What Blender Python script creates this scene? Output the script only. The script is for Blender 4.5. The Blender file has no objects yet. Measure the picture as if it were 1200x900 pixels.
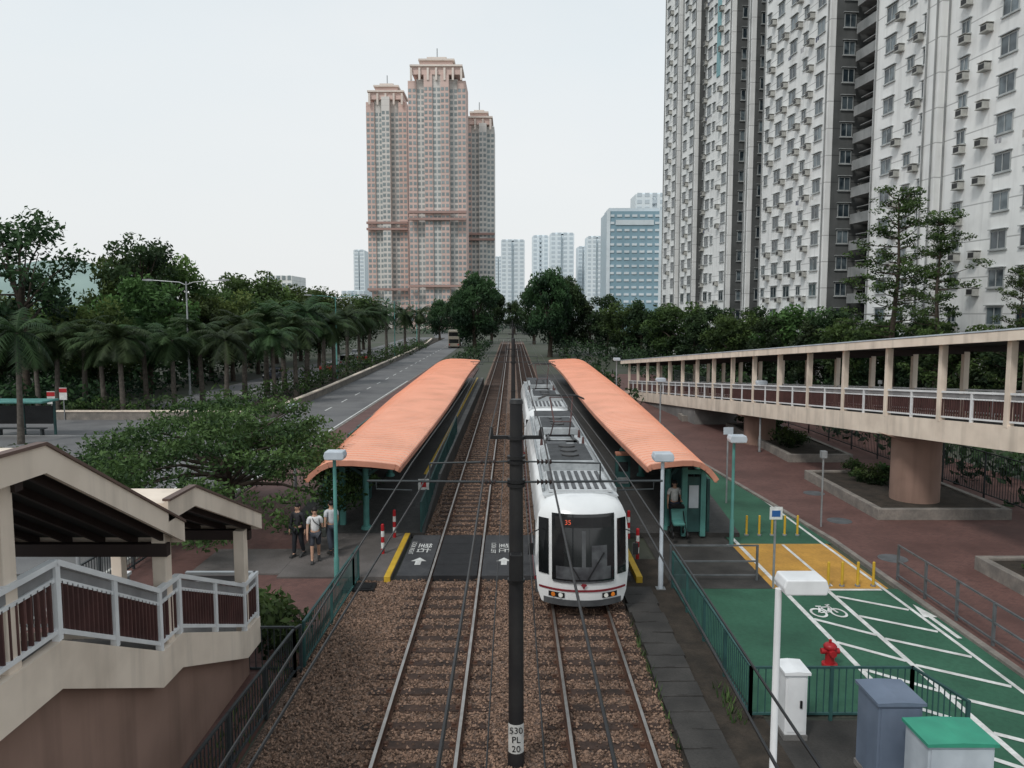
import bpy, bmesh, math, random
import numpy as np
from mathutils import Vector
R=math.radians; random.seed(7)
S=bpy.context.scene; COL=S.collection
F=900.; PIT=math.atan(82/900.); H=7.83
cp,sp=math.cos(PIT),math.sin(PIT)
def gp(x,y,z=0):
    u=(x-600)/F; v=(y-450)/F; t=(H-z)/(sp+v*cp); return (u*t,(cp-v*sp)*t)
def at(x,y,Y):
    u=(x-600)/F; v=(y-450)/F; t=Y/(cp-v*sp); return (u*t,H-(sp+v*cp)*t)
ORD=['first','second','third','fourth','fifth','sixth','seventh','eighth','ninth','tenth','eleventh','twelfth','thirteenth','fourteenth','fifteenth','sixteenth','seventeenth','eighteenth','nineteenth','twentieth','twenty-first','twenty-second','twenty-third','twenty-fourth','twenty-fifth','twenty-sixth']
# ---------------------------------------------------------------- materials
def nt(name):
    m=bpy.data.materials.new(name); m.use_nodes=True; n=m.node_tree.nodes; n.clear()
    o=n.new('ShaderNodeOutputMaterial'); b=n.new('ShaderNodeBsdfPrincipled'); m.node_tree.links.new(b.outputs[0],o.inputs[0])
    return m,n,m.node_tree.links,b
def mixc(n,l,fac,a,b,mode='MIX'):
    x=n.new('ShaderNodeMix'); x.data_type='RGBA'; x.blend_type=mode
    for i,v in ((0,fac),(6,a),(7,b)):
        if hasattr(v,'links'): l.new(v,x.inputs[i])
        elif i==0: x.inputs[0].default_value=v
        else: x.inputs[i].default_value=(*v,1)
    return x.outputs[2]
def noise(n,l,vec,scale,detail=4,lo=.35,hi=.65,stretch=None,amp=1):
    if stretch:
        mp=n.new('ShaderNodeMapping'); mp.inputs['Scale'].default_value=stretch; l.new(vec,mp.inputs[0]); vec=mp.outputs[0]
    t=n.new('ShaderNodeTexNoise'); t.inputs['Scale'].default_value=scale; t.inputs['Detail'].default_value=detail; l.new(vec,t.inputs['Vector'])
    r=n.new('ShaderNodeMapRange'); r.inputs[1].default_value=lo; r.inputs[2].default_value=hi; r.inputs[4].default_value=amp; l.new(t.outputs[0],r.inputs[0])
    return r.outputs[0]
def M(name,col,col2=None,scale=2.,rough=.7,metal=0,bump=0,bscale=40,streak=0,spec=.35,grime=.25,floor=0,fine=0):
    m,n,l,b=nt(name); g=n.new('ShaderNodeNewGeometry'); pos=g.outputs['Position']
    if col2 is None: col2=tuple(c*.78 for c in col)
    c=mixc(n,l,noise(n,l,pos,scale),col,col2)
    if fine: c=mixc(n,l,noise(n,l,pos,fine,3,.4,.75,None,.4),c,tuple(x*.6 for x in col2))
    if streak: c=mixc(n,l,noise(n,l,pos,2.2,5,.5,.8,(1,1,.09),streak),c,tuple(x*.35 for x in col))
    if grime: c=mixc(n,l,noise(n,l,pos,.6,6,.5,.85,None,grime),c,tuple(x*.4 for x in col2))
    if floor:
        sx=n.new('ShaderNodeSeparateXYZ'); l.new(pos,sx.inputs[0]); d=n.new('ShaderNodeMath'); d.operation='DIVIDE'; d.inputs[1].default_value=floor; l.new(sx.outputs[2],d.inputs[0])
        fr=n.new('ShaderNodeMath'); fr.operation='FRACT'; l.new(d.outputs[0],fr.inputs[0]); lt=n.new('ShaderNodeMath'); lt.operation='LESS_THAN'; lt.inputs[1].default_value=.035; l.new(fr.outputs[0],lt.inputs[0])
        c=mixc(n,l,lt.outputs[0],c,tuple(x*.6 for x in col2))
    l.new(c,b.inputs['Base Color']); b.inputs['Roughness'].default_value=rough; b.inputs['Metallic'].default_value=metal
    b.inputs['Specular IOR Level'].default_value=spec
    if bump:
        t=n.new('ShaderNodeTexNoise'); t.inputs['Scale'].default_value=bscale; l.new(pos,t.inputs['Vector'])
        bp=n.new('ShaderNodeBump'); bp.inputs['Strength'].default_value=bump; bp.inputs['Distance'].default_value=.02; l.new(t.outputs[0],bp.inputs['Height']); l.new(bp.outputs[0],b.inputs['Normal'])
    return m
def brickmat(name,c1,c2,mo,scale,w=.5,h=.25):
    m,n,l,b=nt(name); g=n.new('ShaderNodeNewGeometry'); t=n.new('ShaderNodeTexBrick'); l.new(g.outputs['Position'],t.inputs['Vector'])
    t.inputs['Color1'].default_value=(*c1,1); t.inputs['Color2'].default_value=(*c2,1); t.inputs['Mortar'].default_value=(*mo,1)
    t.inputs['Scale'].default_value=scale; t.inputs['Brick Width'].default_value=w; t.inputs['Row Height'].default_value=h; t.inputs['Mortar Size'].default_value=.015
    c=mixc(n,l,noise(n,l,g.outputs['Position'],.5,6,.4,.75),t.outputs[0],tuple(x*.45 for x in c1))
    c=mixc(n,l,noise(n,l,g.outputs['Position'],5,4,.5,.8),c,tuple(x*.6 for x in c2))
    l.new(c,b.inputs['Base Color']); b.inputs['Roughness'].default_value=.75; return m
def stonemat(name):
    m,n,l,b=nt(name); g=n.new('ShaderNodeNewGeometry'); v=n.new('ShaderNodeTexVoronoi'); v.inputs['Scale'].default_value=30; l.new(g.outputs['Position'],v.inputs['Vector'])
    rp=n.new('ShaderNodeValToRGB'); e=rp.color_ramp.elements; e[0].color=(.05,.035,.028,1); e[1].color=(.33,.22,.165,1); x=e.new(.5); x.color=(.17,.11,.08,1)
    sx=n.new('ShaderNodeSeparateColor'); l.new(v.outputs['Color'],sx.inputs[0]); l.new(sx.outputs[0],rp.inputs[0])
    c=mixc(n,l,noise(n,l,g.outputs['Position'],.5,4,.45,.8,None,.7),rp.outputs[0],(.075,.05,.038))
    l.new(c,b.inputs['Base Color']); b.inputs['Roughness'].default_value=.9
    bp=n.new('ShaderNodeBump'); bp.inputs['Strength'].default_value=1; bp.inputs['Distance'].default_value=.03; bp.invert=True; l.new(v.outputs['Distance'],bp.inputs['Height']); l.new(bp.outputs[0],b.inputs['Normal'])
    return m
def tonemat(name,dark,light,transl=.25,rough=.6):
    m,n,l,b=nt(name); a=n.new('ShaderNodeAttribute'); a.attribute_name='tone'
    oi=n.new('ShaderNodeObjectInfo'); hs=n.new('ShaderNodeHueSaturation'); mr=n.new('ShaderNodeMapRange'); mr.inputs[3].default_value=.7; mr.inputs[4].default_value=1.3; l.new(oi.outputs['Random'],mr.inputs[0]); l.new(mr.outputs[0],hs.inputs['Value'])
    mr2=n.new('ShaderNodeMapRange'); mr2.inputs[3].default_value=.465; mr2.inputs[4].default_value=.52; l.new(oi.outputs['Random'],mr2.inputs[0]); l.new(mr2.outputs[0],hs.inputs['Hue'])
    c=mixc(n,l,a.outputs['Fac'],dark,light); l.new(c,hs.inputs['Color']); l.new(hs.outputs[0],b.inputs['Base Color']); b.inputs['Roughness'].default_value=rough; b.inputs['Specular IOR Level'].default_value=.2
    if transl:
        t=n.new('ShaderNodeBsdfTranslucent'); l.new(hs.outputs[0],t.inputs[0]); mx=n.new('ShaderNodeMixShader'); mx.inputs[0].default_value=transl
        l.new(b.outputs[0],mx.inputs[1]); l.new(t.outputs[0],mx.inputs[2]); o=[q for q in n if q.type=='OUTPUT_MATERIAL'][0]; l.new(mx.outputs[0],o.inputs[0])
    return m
def glassmat(name,a,b_,rough=.15):
    m,n,l,b=nt(name); oi=n.new('ShaderNodeObjectInfo'); g=n.new('ShaderNodeNewGeometry'); s=noise(n,l,g.outputs['Position'],.8,2,.4,.6)
    ad=n.new('ShaderNodeMath'); ad.operation='MULTIPLY'; l.new(oi.outputs['Random'],ad.inputs[0]); l.new(s,ad.inputs[1])
    c=mixc(n,l,ad.outputs[0],a,b_); l.new(c,b.inputs['Base Color']); b.inputs['Roughness'].default_value=rough; b.inputs['Specular IOR Level'].default_value=.6; return m
FH=2.6
K={}
K['ground']=M('ground',(.08,.08,.068),(.055,.068,.042),.1,.9)
K['asphalt']=M('asphalt',(.18,.18,.18),(.135,.135,.14),.25,.85,bump=.3,bscale=60,fine=30,grime=.5)
K['concrete']=M('concrete',(.25,.24,.23),(.16,.155,.15),.8,.85,bump=.3,grime=.6,fine=25)
K['pathgrey']=M('path_grey',(.15,.135,.128),(.1,.09,.085),.8,.85,bump=.3,grime=.7,fine=20)
K['darkconc']=M('dark_concrete',(.06,.056,.052),(.034,.032,.03),1.2,.8,bump=.3,fine=20)
K['soil']=M('soil',(.055,.043,.033),(.028,.023,.018),2,.95,bump=.8,bscale=25,fine=15)
K['ballast']=stonemat('ballast'); K['stone']=tonemat('stone',(.045,.031,.024),(.37,.245,.175),0,.9)
K['brick']=brickmat('brick_paving',(.17,.08,.067),(.13,.063,.054),(.055,.042,.038),4.)
K['tile']=brickmat('platform_tile',(.07,.068,.066),(.052,.05,.048),(.025,.025,.025),3.,.5,.5)  # grey tile, darkened further to paint in shade below the canopies
K['green']=M('green_surface',(.04,.13,.08),(.027,.095,.058),.4,.8,bump=.15,fine=10,grime=.75)
K['ochre']=M('ochre_surface',(.58,.31,.06),(.42,.225,.05),.8,.85,fine=12,grime=.5)
K['paint']=M('white_paint',(.76,.77,.75),(.55,.55,.53),2.5,.7,fine=14,grime=.4)
K['yellow']=M('yellow_paint',(.62,.4,.04),(.5,.31,.03),2,.6)
K['railtop']=M('rail_steel',(.42,.4,.38),(.3,.28,.26),3,.3,.8,grime=0); K['rust']=M('rail_rust',(.1,.05,.032),(.06,.03,.02),6,.85)
K['wood']=M('sleeper_wood',(.07,.043,.033),(.034,.023,.019),3,.9,bump=.6,bscale=30,fine=12)
K['rubber']=M('crossing_rubber',(.025,.025,.027),(.016,.016,.018),3,.8,bump=.3,fine=14); K['rubberg']=M('crossing_grey',(.065,.066,.07),(.045,.046,.05),2,.8,bump=.3,fine=14)
K['teal']=M('teal_paint',(.1,.29,.26),(.07,.2,.185),2,.55,streak=.4); K['tealdark']=M('dark_teal_paint',(.035,.1,.095),(.022,.062,.062),2,.55)
K['salmon']=M('salmon_roof',(.85,.435,.3),(.78,.385,.26),.35,.5,grime=.35); K['salmondark']=M('salmon_trim',(.55,.245,.165),(.43,.19,.13),1.5,.6)
K['soffit']=M('soffit',(.045,.045,.044),(.03,.03,.029),1,.8)  # underside shade is put into this dark colour
K['cream']=M('cream_paint',(.8,.69,.58),(.7,.595,.495),1.2,.65,streak=.55,grime=.35); K['brown']=M('brown_render',(.3,.195,.155),(.24,.155,.122),.7,.85,streak=.5); K['capbrown']=M('roof_edge_brown',(.14,.09,.075),None,2,.6)
K['maroon']=M('maroon_paint',(.105,.05,.046),(.075,.037,.035),3,.5); K['darkbrown']=M('dark_brown_steel',(.035,.022,.02),None,3,.6); K['white']=M('white_metal',(.78,.79,.8),(.68,.69,.7),2,.45,streak=.3); K['bluewhite']=M('blue_white_metal',(.53,.58,.63),(.42,.47,.52),2,.45,streak=.25); K['panelgrey']=M('panel_grey',(.26,.26,.265),(.19,.19,.195),3,.4)
K['tram']=M('tram_white',(.8,.81,.81),(.72,.735,.74),1,.22,spec=.5,streak=.2,grime=.15); K['tramgrey']=M('tram_roof_grey',(.1,.105,.11),(.065,.068,.073),2,.6,fine=9); K['tramlight']=M('roof_grey',(.42,.44,.45),(.3,.32,.33),2,.6,fine=9,streak=.2); K['tramroof']=M('tram_roof_sheet',(.6,.62,.63),(.45,.47,.48),1.2,.55,fine=8,streak=.3,grime=.5); K['silver']=M('silver_band',(.32,.34,.36),(.26,.28,.3),2,.35,.5)
K['black']=M('black_metal',(.012,.012,.013),(.02,.02,.021),3,.45); K['mast']=M('mast_paint',(.016,.016,.018),(.027,.026,.026),2,.55,fine=15)
K['glass']=glassmat('dark_glass',(.008,.009,.01),(.02,.022,.024),.06); K['wglass']=glassmat('window_glass',(.02,.03,.038),(.17,.21,.23),.12); K['dash']=M('dashboard_grey',(.085,.09,.095),(.04,.04,.045),4,.4)
K['steel']=M('galvanised_steel',(.36,.38,.39),(.26,.27,.28),4,.45,.4); K['dsteel']=M('dark_railing',(.04,.048,.052),(.028,.034,.037),3,.5); K['gsteel']=M('grey_railing',(.15,.16,.17),(.1,.11,.115),3,.5,.2)
K['red']=M('red_paint',(.42,.02,.025),(.32,.015,.02),3,.4); K['dullred']=M('dull_red_emblem',(.25,.03,.04),None,3,.4); K['orange']=M('orange_lens',(.7,.22,.03),(.6,.16,.02),3,.3); K['lens']=M('headlight_lens',(.8,.8,.75),None,3,.1)
K['bark']=M('bark',(.085,.068,.053),(.045,.036,.028),4,.95,bump=.8,bscale=14,fine=10); K['palmbark']=M('palm_bark',(.12,.105,.09),(.07,.062,.053),5,.95,bump=.6)
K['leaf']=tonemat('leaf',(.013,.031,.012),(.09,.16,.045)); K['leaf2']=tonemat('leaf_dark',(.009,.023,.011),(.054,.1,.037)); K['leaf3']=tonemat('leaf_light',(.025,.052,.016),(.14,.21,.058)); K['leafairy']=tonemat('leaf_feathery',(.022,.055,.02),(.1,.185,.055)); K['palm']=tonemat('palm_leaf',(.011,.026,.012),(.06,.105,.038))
K['hazeleaf']=tonemat('hazy_leaf',(.035,.06,.042),(.12,.165,.1),0); K['grassm']=tonemat('grass_blade',(.02,.045,.015),(.1,.16,.05))  # hazeleaf: distance haze mixed into the leaf colours
K['aptw']=M('apartment_wall',(.8,.81,.8),(.72,.73,.725),.25,.85,streak=.32,grime=.25,floor=FH); K['aptd']=M('apartment_recess_shade',(.11,.115,.115),(.075,.08,.08),.4,.9,streak=.4,floor=FH)  # aptd: slot shade painted in as dark grey; parapet shares it
K['slot']=M('balcony_grey',(.3,.31,.31),(.2,.21,.21),.6,.85,streak=.4); K['aptteal']=M('teal_tiles',(.22,.4,.42),(.17,.34,.37),.5,.6); K['alu']=M('aluminium_frame',(.45,.47,.47),(.32,.34,.34),2,.5,.2); K['ac']=M('ac_casing',(.45,.45,.42),(.33,.33,.31),3,.6,streak=.3)
K['pink']=M('pink_tiles',(.66,.5,.45),(.59,.445,.4),.03,.85,floor=2.95,grime=.1); K['pinkg']=M('grey_bay',(.68,.66,.63),(.6,.585,.56),.03,.85,floor=2.95,grime=.1); K['pinkd']=M('brown_band',(.4,.27,.24),(.35,.235,.21),.05,.8); K['farwin']=M('far_window',(.2,.24,.25),(.3,.35,.36),.15,.3,grime=0); K['fcream']=M('far_cream',(.74,.66,.6),None,.05,.8)
K['haze1']=M('hazy_tower',(.76,.82,.85),(.7,.77,.81),.02,.9,grime=0); K['haze2']=M('hazy_window',(.5,.57,.62),(.54,.61,.66),.05,.7,grime=0); K['office']=M('office_blue',(.25,.38,.45),(.2,.31,.37),.05,.3); K['officew']=M('office_fin',(.68,.75,.79),None,.05,.6)  # haze1, haze2: distance haze painted in as pale blue-grey
K['hill']=M('hazy_hill_green',(.28,.37,.34),(.22,.3,.28),.01,.95,grime=.1); K['skin']=M('skin',(.5,.3,.21),(.45,.26,.18),6,.55); K['hair']=M('hair',(.012,.01,.01),None,20,.6)  # hill: green paled to paint in distance haze
K['granite']=M('granite_kerb',(.28,.25,.22),(.18,.165,.15),2,.85,fine=12,grime=.6); K['cab']=M('cabinet_blue_grey',(.16,.2,.27),(.12,.155,.215),1.5,.5,streak=.3); K['cabg']=M('cabinet_green_top',(.05,.32,.21),(.04,.25,.17),2,.5); K['lampoff']=M('lamp_diffuser',(.6,.6,.55),None,3,.3)
K['signblue']=M('sign_blue',(.03,.12,.35),None,3,.5)
def flat(c,r=.7): 
    k='f%s%s'%(c,r)
    if k not in K: K[k]=M('fabric_%d'%len(K),c,None,8,r)
    return K[k]
# ---------------------------------------------------------------- mesh helpers
def link(name,me,mats,parent=None):
    o=bpy.data.objects.new(name,me); COL.objects.link(o)
    if mats:
        for m in (mats if isinstance(mats,(list,tuple)) else [mats]): me.materials.append(m)
    if parent: o.parent=parent
    return o
class MB:
    def __init__(s,root=None): s.v=[];s.f=[];s.m=[];s.o=Vector(root.location) if root else Vector((0,0,0)); s.root=root
    def add(s,vs,fs,mi=0):
        o=len(s.v); q=s.o; s.v+=[(v[0]-q.x,v[1]-q.y,v[2]-q.z) for v in vs]; s.f+=[tuple(i+o for i in f) for f in fs]; s.m+=[mi]*len(fs); return s
    def box(s,x0,x1,y0,y1,z0,z1,mi=0):
        return s.add([(x0,y0,z0),(x1,y0,z0),(x1,y1,z0),(x0,y1,z0),(x0,y0,z1),(x1,y0,z1),(x1,y1,z1),(x0,y1,z1)],[(0,3,2,1),(4,5,6,7),(0,1,5,4),(1,2,6,5),(2,3,7,6),(3,0,4,7)],mi)
    def bar(s,p,q,w,h=None,mi=0):
        h=h or w; p=Vector(p);q=Vector(q);d=(q-p).normalized(); up=Vector((0,0,1)) if abs(d.z)<.99 else Vector((0,1,0))
        r=d.cross(up).normalized();u=r.cross(d)
        return s.add([e+r*a*w/2+u*b*h/2 for e in(p,q) for a,b in((-1,-1),(1,-1),(1,1),(-1,1))],[(0,1,2,3),(7,6,5,4),(0,4,5,1),(1,5,6,2),(2,6,7,3),(3,7,4,0)],mi)
    def loft(s,rings,cap=True,mi=0):
        n=len(rings[0]); vs=[p for r in rings for p in r]; fs=[]
        for i in range(len(rings)-1):
            for j in range(n): fs.append((i*n+j,i*n+(j+1)%n,(i+1)*n+(j+1)%n,(i+1)*n+j))
        if cap: fs+=[tuple(range(n-1,-1,-1)),tuple(range((len(rings)-1)*n,len(rings)*n))]
        return s.add(vs,fs,mi)
    def tube(s,pts,r,n=8,mi=0):
        pts=[Vector(p) for p in pts]; rs=r if isinstance(r,(list,tuple)) else [r]*len(pts); rings=[]; ref=None
        for i,p in enumerate(pts):
            d=(pts[min(i+1,len(pts)-1)]-pts[max(i-1,0)]).normalized()
            if ref is None: ref=Vector((1,0,0)) if abs(d.x)<.9 else Vector((0,1,0))
            a=(ref-d*ref.dot(d)).normalized(); b=d.cross(a); ref=a
            rings.append([p+(a*math.cos(2*math.pi*k/n)+b*math.sin(2*math.pi*k/n))*rs[i] for k in range(n)])
        return s.loft(rings,True,mi)
    def cyl(s,x,y,z0,z1,r0,r1=None,n=12,mi=0): return s.tube([(x,y,z0),(x,y,z1)],[r0,r0 if r1 is None else r1],n,mi)
    def ball(s,c,rx,ry=None,rz=None,n=8,mi=0):
        ry=ry or rx; rz=rz or rx; rings=[]
        for i in range(n//2+1):
            a=-math.pi/2+math.pi*i/(n//2); k=max(math.cos(a),.02)
            rings.append([(c[0]+rx*k*math.cos(2*math.pi*j/n),c[1]+ry*k*math.sin(2*math.pi*j/n),c[2]+rz*math.sin(a)) for j in range(n)])
        return s.loft(rings,True,mi)
    def prism(s,poly,lo,hi,ax='x',mi=0):
        f={'x':lambda a,b,t:(t,a,b),'y':lambda a,b,t:(a,t,b),'z':lambda a,b,t:(a,b,t)}[ax]
        return s.loft([[f(a,b,t) for a,b in poly] for t in (lo,hi)],True,mi)
    def sheet(s,poly,z,mi=0): return s.add([(p[0],p[1],z) for p in poly],[tuple(range(len(poly)))],mi)
    def side(s):
        q=MB(); q.v=[(-v[1],v[0],v[2]) for v in s.v]; q.f=list(s.f); q.m=list(s.m); return q
    def build(s,name,mat,parent=None,smooth=0,bevel=0):
        me=bpy.data.meshes.new(name); me.from_pydata(s.v,[],s.f)
        for p,i in zip(me.polygons,s.m): p.material_index=i
        bm=bmesh.new(); bm.from_mesh(me); bmesh.ops.recalc_face_normals(bm,faces=bm.faces); bm.to_mesh(me); bm.free()
        if smooth: me.shade_smooth(); me.set_sharp_from_angle(angle=R(smooth))
        o=link(name,me,mat,parent or s.root)
        if bevel: b=o.modifiers.new('b','BEVEL'); b.width=bevel; b.segments=2; b.limit_method='ANGLE'
        return o
def tag(o,label=None,cat=None,group=None,kind=None):
    for k,v in (('label',label),('category',cat),('group',group),('kind',kind)):
        if v: o[k]=v
    return o
def thing(name,label,cat,loc=(0,0,0),rz=0,group=None):
    o=bpy.data.objects.new(name,None); COL.objects.link(o); o.location=loc; o.rotation_euler=(0,0,rz); o.empty_display_size=.3
    return tag(o,label,cat,group)
def dup(r0,loc,rz=None,label=None,group=None):
    r=r0.copy(); COL.objects.link(r); r.location=loc
    if rz is not None: r.rotation_euler=(0,0,rz)
    if label: r['label']=label
    if group: r['group']=group
    for ch in r0.children:
        c=ch.copy(); COL.objects.link(c); c.parent=r
        for g in ch.children: d=g.copy(); COL.objects.link(d); d.parent=c
    return r
def struct(name,mb,mat,**k): return tag(mb.build(name,mat,**k),kind='structure')
def text(name,body,size,mat,parent,loc,rot):
    cu=bpy.data.curves.new(name,'FONT'); cu.body=body; cu.size=size; cu.align_x='CENTER'; cu.align_y='CENTER'; cu.extrude=.002
    t=bpy.data.objects.new(name+'_src',cu); COL.objects.link(t); dg=bpy.context.evaluated_depsgraph_get(); dg.update()
    me=bpy.data.meshes.new_from_object(t.evaluated_get(dg)); me.materials.clear(); bpy.data.objects.remove(t)
    o=link(name,me,mat,parent); o.location=loc; o.rotation_euler=rot; return o
def parts(root,name,spots,mbs,cap=100,subname=None):
    if not spots: return
    o0=None
    for p in spots[:cap]:
        if o0 is None:
            o=mbs[0][0].build(name,mbs[0][1],root); o.location=p; c=mbs[1][0].build(subname,mbs[1][1],o) if len(mbs)>1 else None; o0=o;c0=c
        else:
            o=o0.copy(); COL.objects.link(o); o.parent=root; o.location=p
            if c0: c=c0.copy(); COL.objects.link(c); c.parent=o
    if len(spots)>cap:
        mb=MB()
        for p in spots[cap:]:
            for i,(q,_) in enumerate(mbs):
                b=len(mb.v); mb.v+=[(v[0]+p[0],v[1]+p[1],v[2]+p[2]) for v in q.v]; mb.f+=[tuple(k+b for k in f) for f in q.f]; mb.m+=[i]*len(q.f)
        tag(mb.build(name,[m for _,m in mbs],root),kind='stuff')
def npmesh(name,V,Fc,tone,mat,parent=None):
    me=bpy.data.meshes.new(name); me.from_pydata(V.tolist(),[],Fc.tolist()); a=me.attributes.new('tone','FLOAT','POINT'); a.data.foreach_set('value',np.clip(tone,0,1).astype(np.float32)); me.materials.append(mat); return me
def leafmesh(name,cl,n,ls,seed,mat,squash=.8,asp=.45,up=.3):
    g=np.random.default_rng(seed); P=[];T=[]
    for (x,y,z,r,t) in cl:
        k=max(8,int(n*r*r)); d=g.normal(size=(k,3)); d/=np.linalg.norm(d,axis=1)[:,None]; rad=r*g.random(k)**.4
        P.append(np.array([x,y,z])+d*rad[:,None]*np.array([1,1,squash])); T.append(t+up*d[:,2]+.22*(g.random(k)-.5))  # leaf tone lightens upward, painting in light from above
    P=np.concatenate(P);T=np.concatenate(T);N=len(P)
    a=g.normal(size=(N,3)); a/=np.linalg.norm(a,axis=1)[:,None]; b=np.cross(a,g.normal(size=(N,3))); b/=np.linalg.norm(b,axis=1)[:,None]
    s=(ls*(.55+.9*g.random(N)))[:,None]; V=np.stack([P-a*s,P+b*s*asp,P+a*s,P-b*s*asp],1).reshape(-1,3)
    return npmesh(name,V,np.arange(N*4).reshape(-1,4),np.repeat(T,4),mat)
# ---------------------------------------------------------------- world, light, camera
w=bpy.data.worlds.new('World'); S.world=w; w.use_nodes=True; n=w.node_tree.nodes; l=w.node_tree.links; n.clear()
out=n.new('ShaderNodeOutputWorld'); sky=n.new('ShaderNodeTexSky'); sky.sky_type='NISHITA'; sky.sun_disc=False
SE,SR=R(50),R(215); sky.sun_elevation=SE; sky.sun_rotation=SR; sky.dust_density=6; sky.air_density=1.5
b1=n.new('ShaderNodeBackground'); b1.inputs[1].default_value=.08; l.new(sky.outputs[0],b1.inputs[0])
tc=n.new('ShaderNodeTexCoord'); sx=n.new('ShaderNodeSeparateXYZ'); l.new(tc.outputs['Generated'],sx.inputs[0])
rp=n.new('ShaderNodeValToRGB'); e=rp.color_ramp.elements; e[0].position=0; e[0].color=(.95,.965,.965,1); e[1].position=.75; e[1].color=(.58,.7,.78,1); x=e.new(.3); x.color=(.84,.92,.965,1); l.new(sx.outputs[2],rp.inputs[0])
cn=noise(n,l,tc.outputs['Generated'],1.6,5,.3,.75,(1,1,2.5),.7); cc=mixc(n,l,cn,rp.outputs[0],(.97,.985,.99))
b2=n.new('ShaderNodeBackground'); b2.inputs[1].default_value=1.0; l.new(cc,b2.inputs[0])
mx=n.new('ShaderNodeMixShader'); mx.inputs[0].default_value=.87; l.new(b1.outputs[0],mx.inputs[1]); l.new(b2.outputs[0],mx.inputs[2]); l.new(mx.outputs[0],out.inputs[0])
L=bpy.data.lights.new('sun','SUN'); L.energy=1.5; L.angle=R(10); L.color=(1,.97,.93); lo=bpy.data.objects.new('sun',L); COL.objects.link(lo)
sd=Vector((math.sin(SR)*math.cos(SE),math.cos(SR)*math.cos(SE),math.sin(SE))); lo.rotation_euler=sd.to_track_quat('Z','Y').to_euler(); lo.location=(0,0,60)
S.view_settings.view_transform='Standard'; S.view_settings.look='None'; S.view_settings.exposure=0
cam=bpy.data.cameras.new('camera'); cam.lens=27; cam.sensor_width=36; cam.clip_end=6000; cam.clip_start=.1; co=bpy.data.objects.new('camera',cam); COL.objects.link(co); co.location=(0,0,H); co.rotation_euler=(math.pi/2-PIT,0,0); S.camera=co
# ---------------------------------------------------------------- ground and roads
struct('ground',MB().sheet([(-2500,-300),(2500,-300),(2500,4500),(-2500,4500)],-.03),K['ground'])
def strip(name,left,right,z,mat,thick=0):
    m=MB()
    for i in range(len(left)-1):
        a,b,c,d=left[i],right[i],right[i+1],left[i+1]
        if thick: m.loft([[(p[0],p[1],z-thick) for p in (a,b,c,d)],[(p[0],p[1],z) for p in (a,b,c,d)]])
        else: m.sheet([a,b,c,d],z)
    return struct(name,m,mat)
RY=[2,25,60,98,145,191,260,340]; RL=[-19.5,-18.6,-18.1,-18.6,-19.6,-21,-26,-36]; RR=[-12.1,-12,-11.9,-12,-12.2,-12.7,-16,-25]
strip('road',list(zip(RL,RY)),list(zip(RR,RY)),.0,K['asphalt'])
strip('road_side',[(-70,2),(-70,57)],[(-19,2),(-18.2,57)],-.006,K['asphalt'])
strip('road_far_carriageway',[(-31,57),(-31,140),(-35,260)],[(-23,57),(-23.2,140),(-27,260)],.004,K['asphalt'])
strip('traffic_island',[(-33,20),(-33,41)],[(-19.8,20),(-19.8,41)],.12,K['soil'],.2)
m=MB()
for i in range(30):
    y=14+i*6; x=-15.2-max(0,(y-98))*.009; m.sheet([(x-.06,y),(x+.06,y),(x+.05,y+2.4),(x-.07,y+2.4)],.006)
m.sheet([(-12.45,4),(-12.33,4),(-12.2,90),(-12.32,90)],.006); m.sheet([(-26.9,60),(-26.8,60),(-26.9,150),(-27,150)],.01)
m.sheet([(-45,49),(-20,49),(-20,49.12),(-45,49.12)],.001)
struct('road_marking',m,K['paint'])
strip('pavement',[(-11.9,4),(-11.8,60),(-11.9,110)],[(-4.8,4),(-4.8,60),(-4.8,110)],.11,K['brick'],.2)
strip('kerb',[(-12.05,4),(-11.95,60),(-12.05,110)],[(-11.89,4),(-11.79,60),(-11.89,110)],.125,K['granite'],.2)
strip('median',[(-22.8,57),(-22.9,140),(-26,250)],[(-18.6,57),(-19,98),(-21.8,250)],.12,K['soil'],.2)
struct('concrete_path',MB().box(-6.9,-3.55,21.9,26.4,-.05,.16).box(-9.6,-6.91,22.2,24.6,-.05,.158),K['pathgrey'])
struct('ballast_bed',MB().prism([(-4.75,-.02),(-4.45,.03),(2.9,.03),(3.1,-.02)],4,21.9,'y').prism([(-3.15,-.02),(-3.1,.03),(3.1,.03),(3.2,-.02)],26.1,220,'y'),K['ballast'])
struct('trackside_soil',MB().sheet([(2.9,4),(4.9,4),(4.9,24),(2.9,24)],.012),K['soil'])
struct('trackside_soil',MB().sheet([(2.9,4),(40,4),(40,14.2),(2.9,14.2)],.006),K['darkconc'])
struct('cycle_track',MB().sheet([(4.75,14.4),(11,14.4),(11,21.3),(4.75,21.3)],.02).sheet([(7.75,6),(11,6),(11,14.4),(7.75,14.4)],.02).sheet([(7.5,25.6),(10.9,25.6),(10.2,48),(7.9,48)],.02),K['green'])
struct('cycle_crossing',MB().sheet([(7.45,21.3),(10.75,21.3),(10.75,25.6),(7.45,25.6)],.022),K['ochre'])
struct('concrete_apron',MB().sheet([(4.6,21.3),(7.45,21.3),(7.45,26.6),(4.6,26.6)],.024),K['darkconc'])
strip('footway',[(11.2,4),(11.2,26),(8.4,60),(8.4,100)],[(24,4),(24,26),(24,60),(18,100)],.03,K['brick'],.1)
strip('kerb',[(11,4),(11,26),(8.25,60)],[(11.18,4),(11.18,26),(8.39,60)],.09,K['granite'],.15)
struct('footway_inner',MB().sheet([(3.3,26.6),(8.3,26.6),(8.3,100),(3.3,100)],.016),K['darkconc'])
m=MB()
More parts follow.
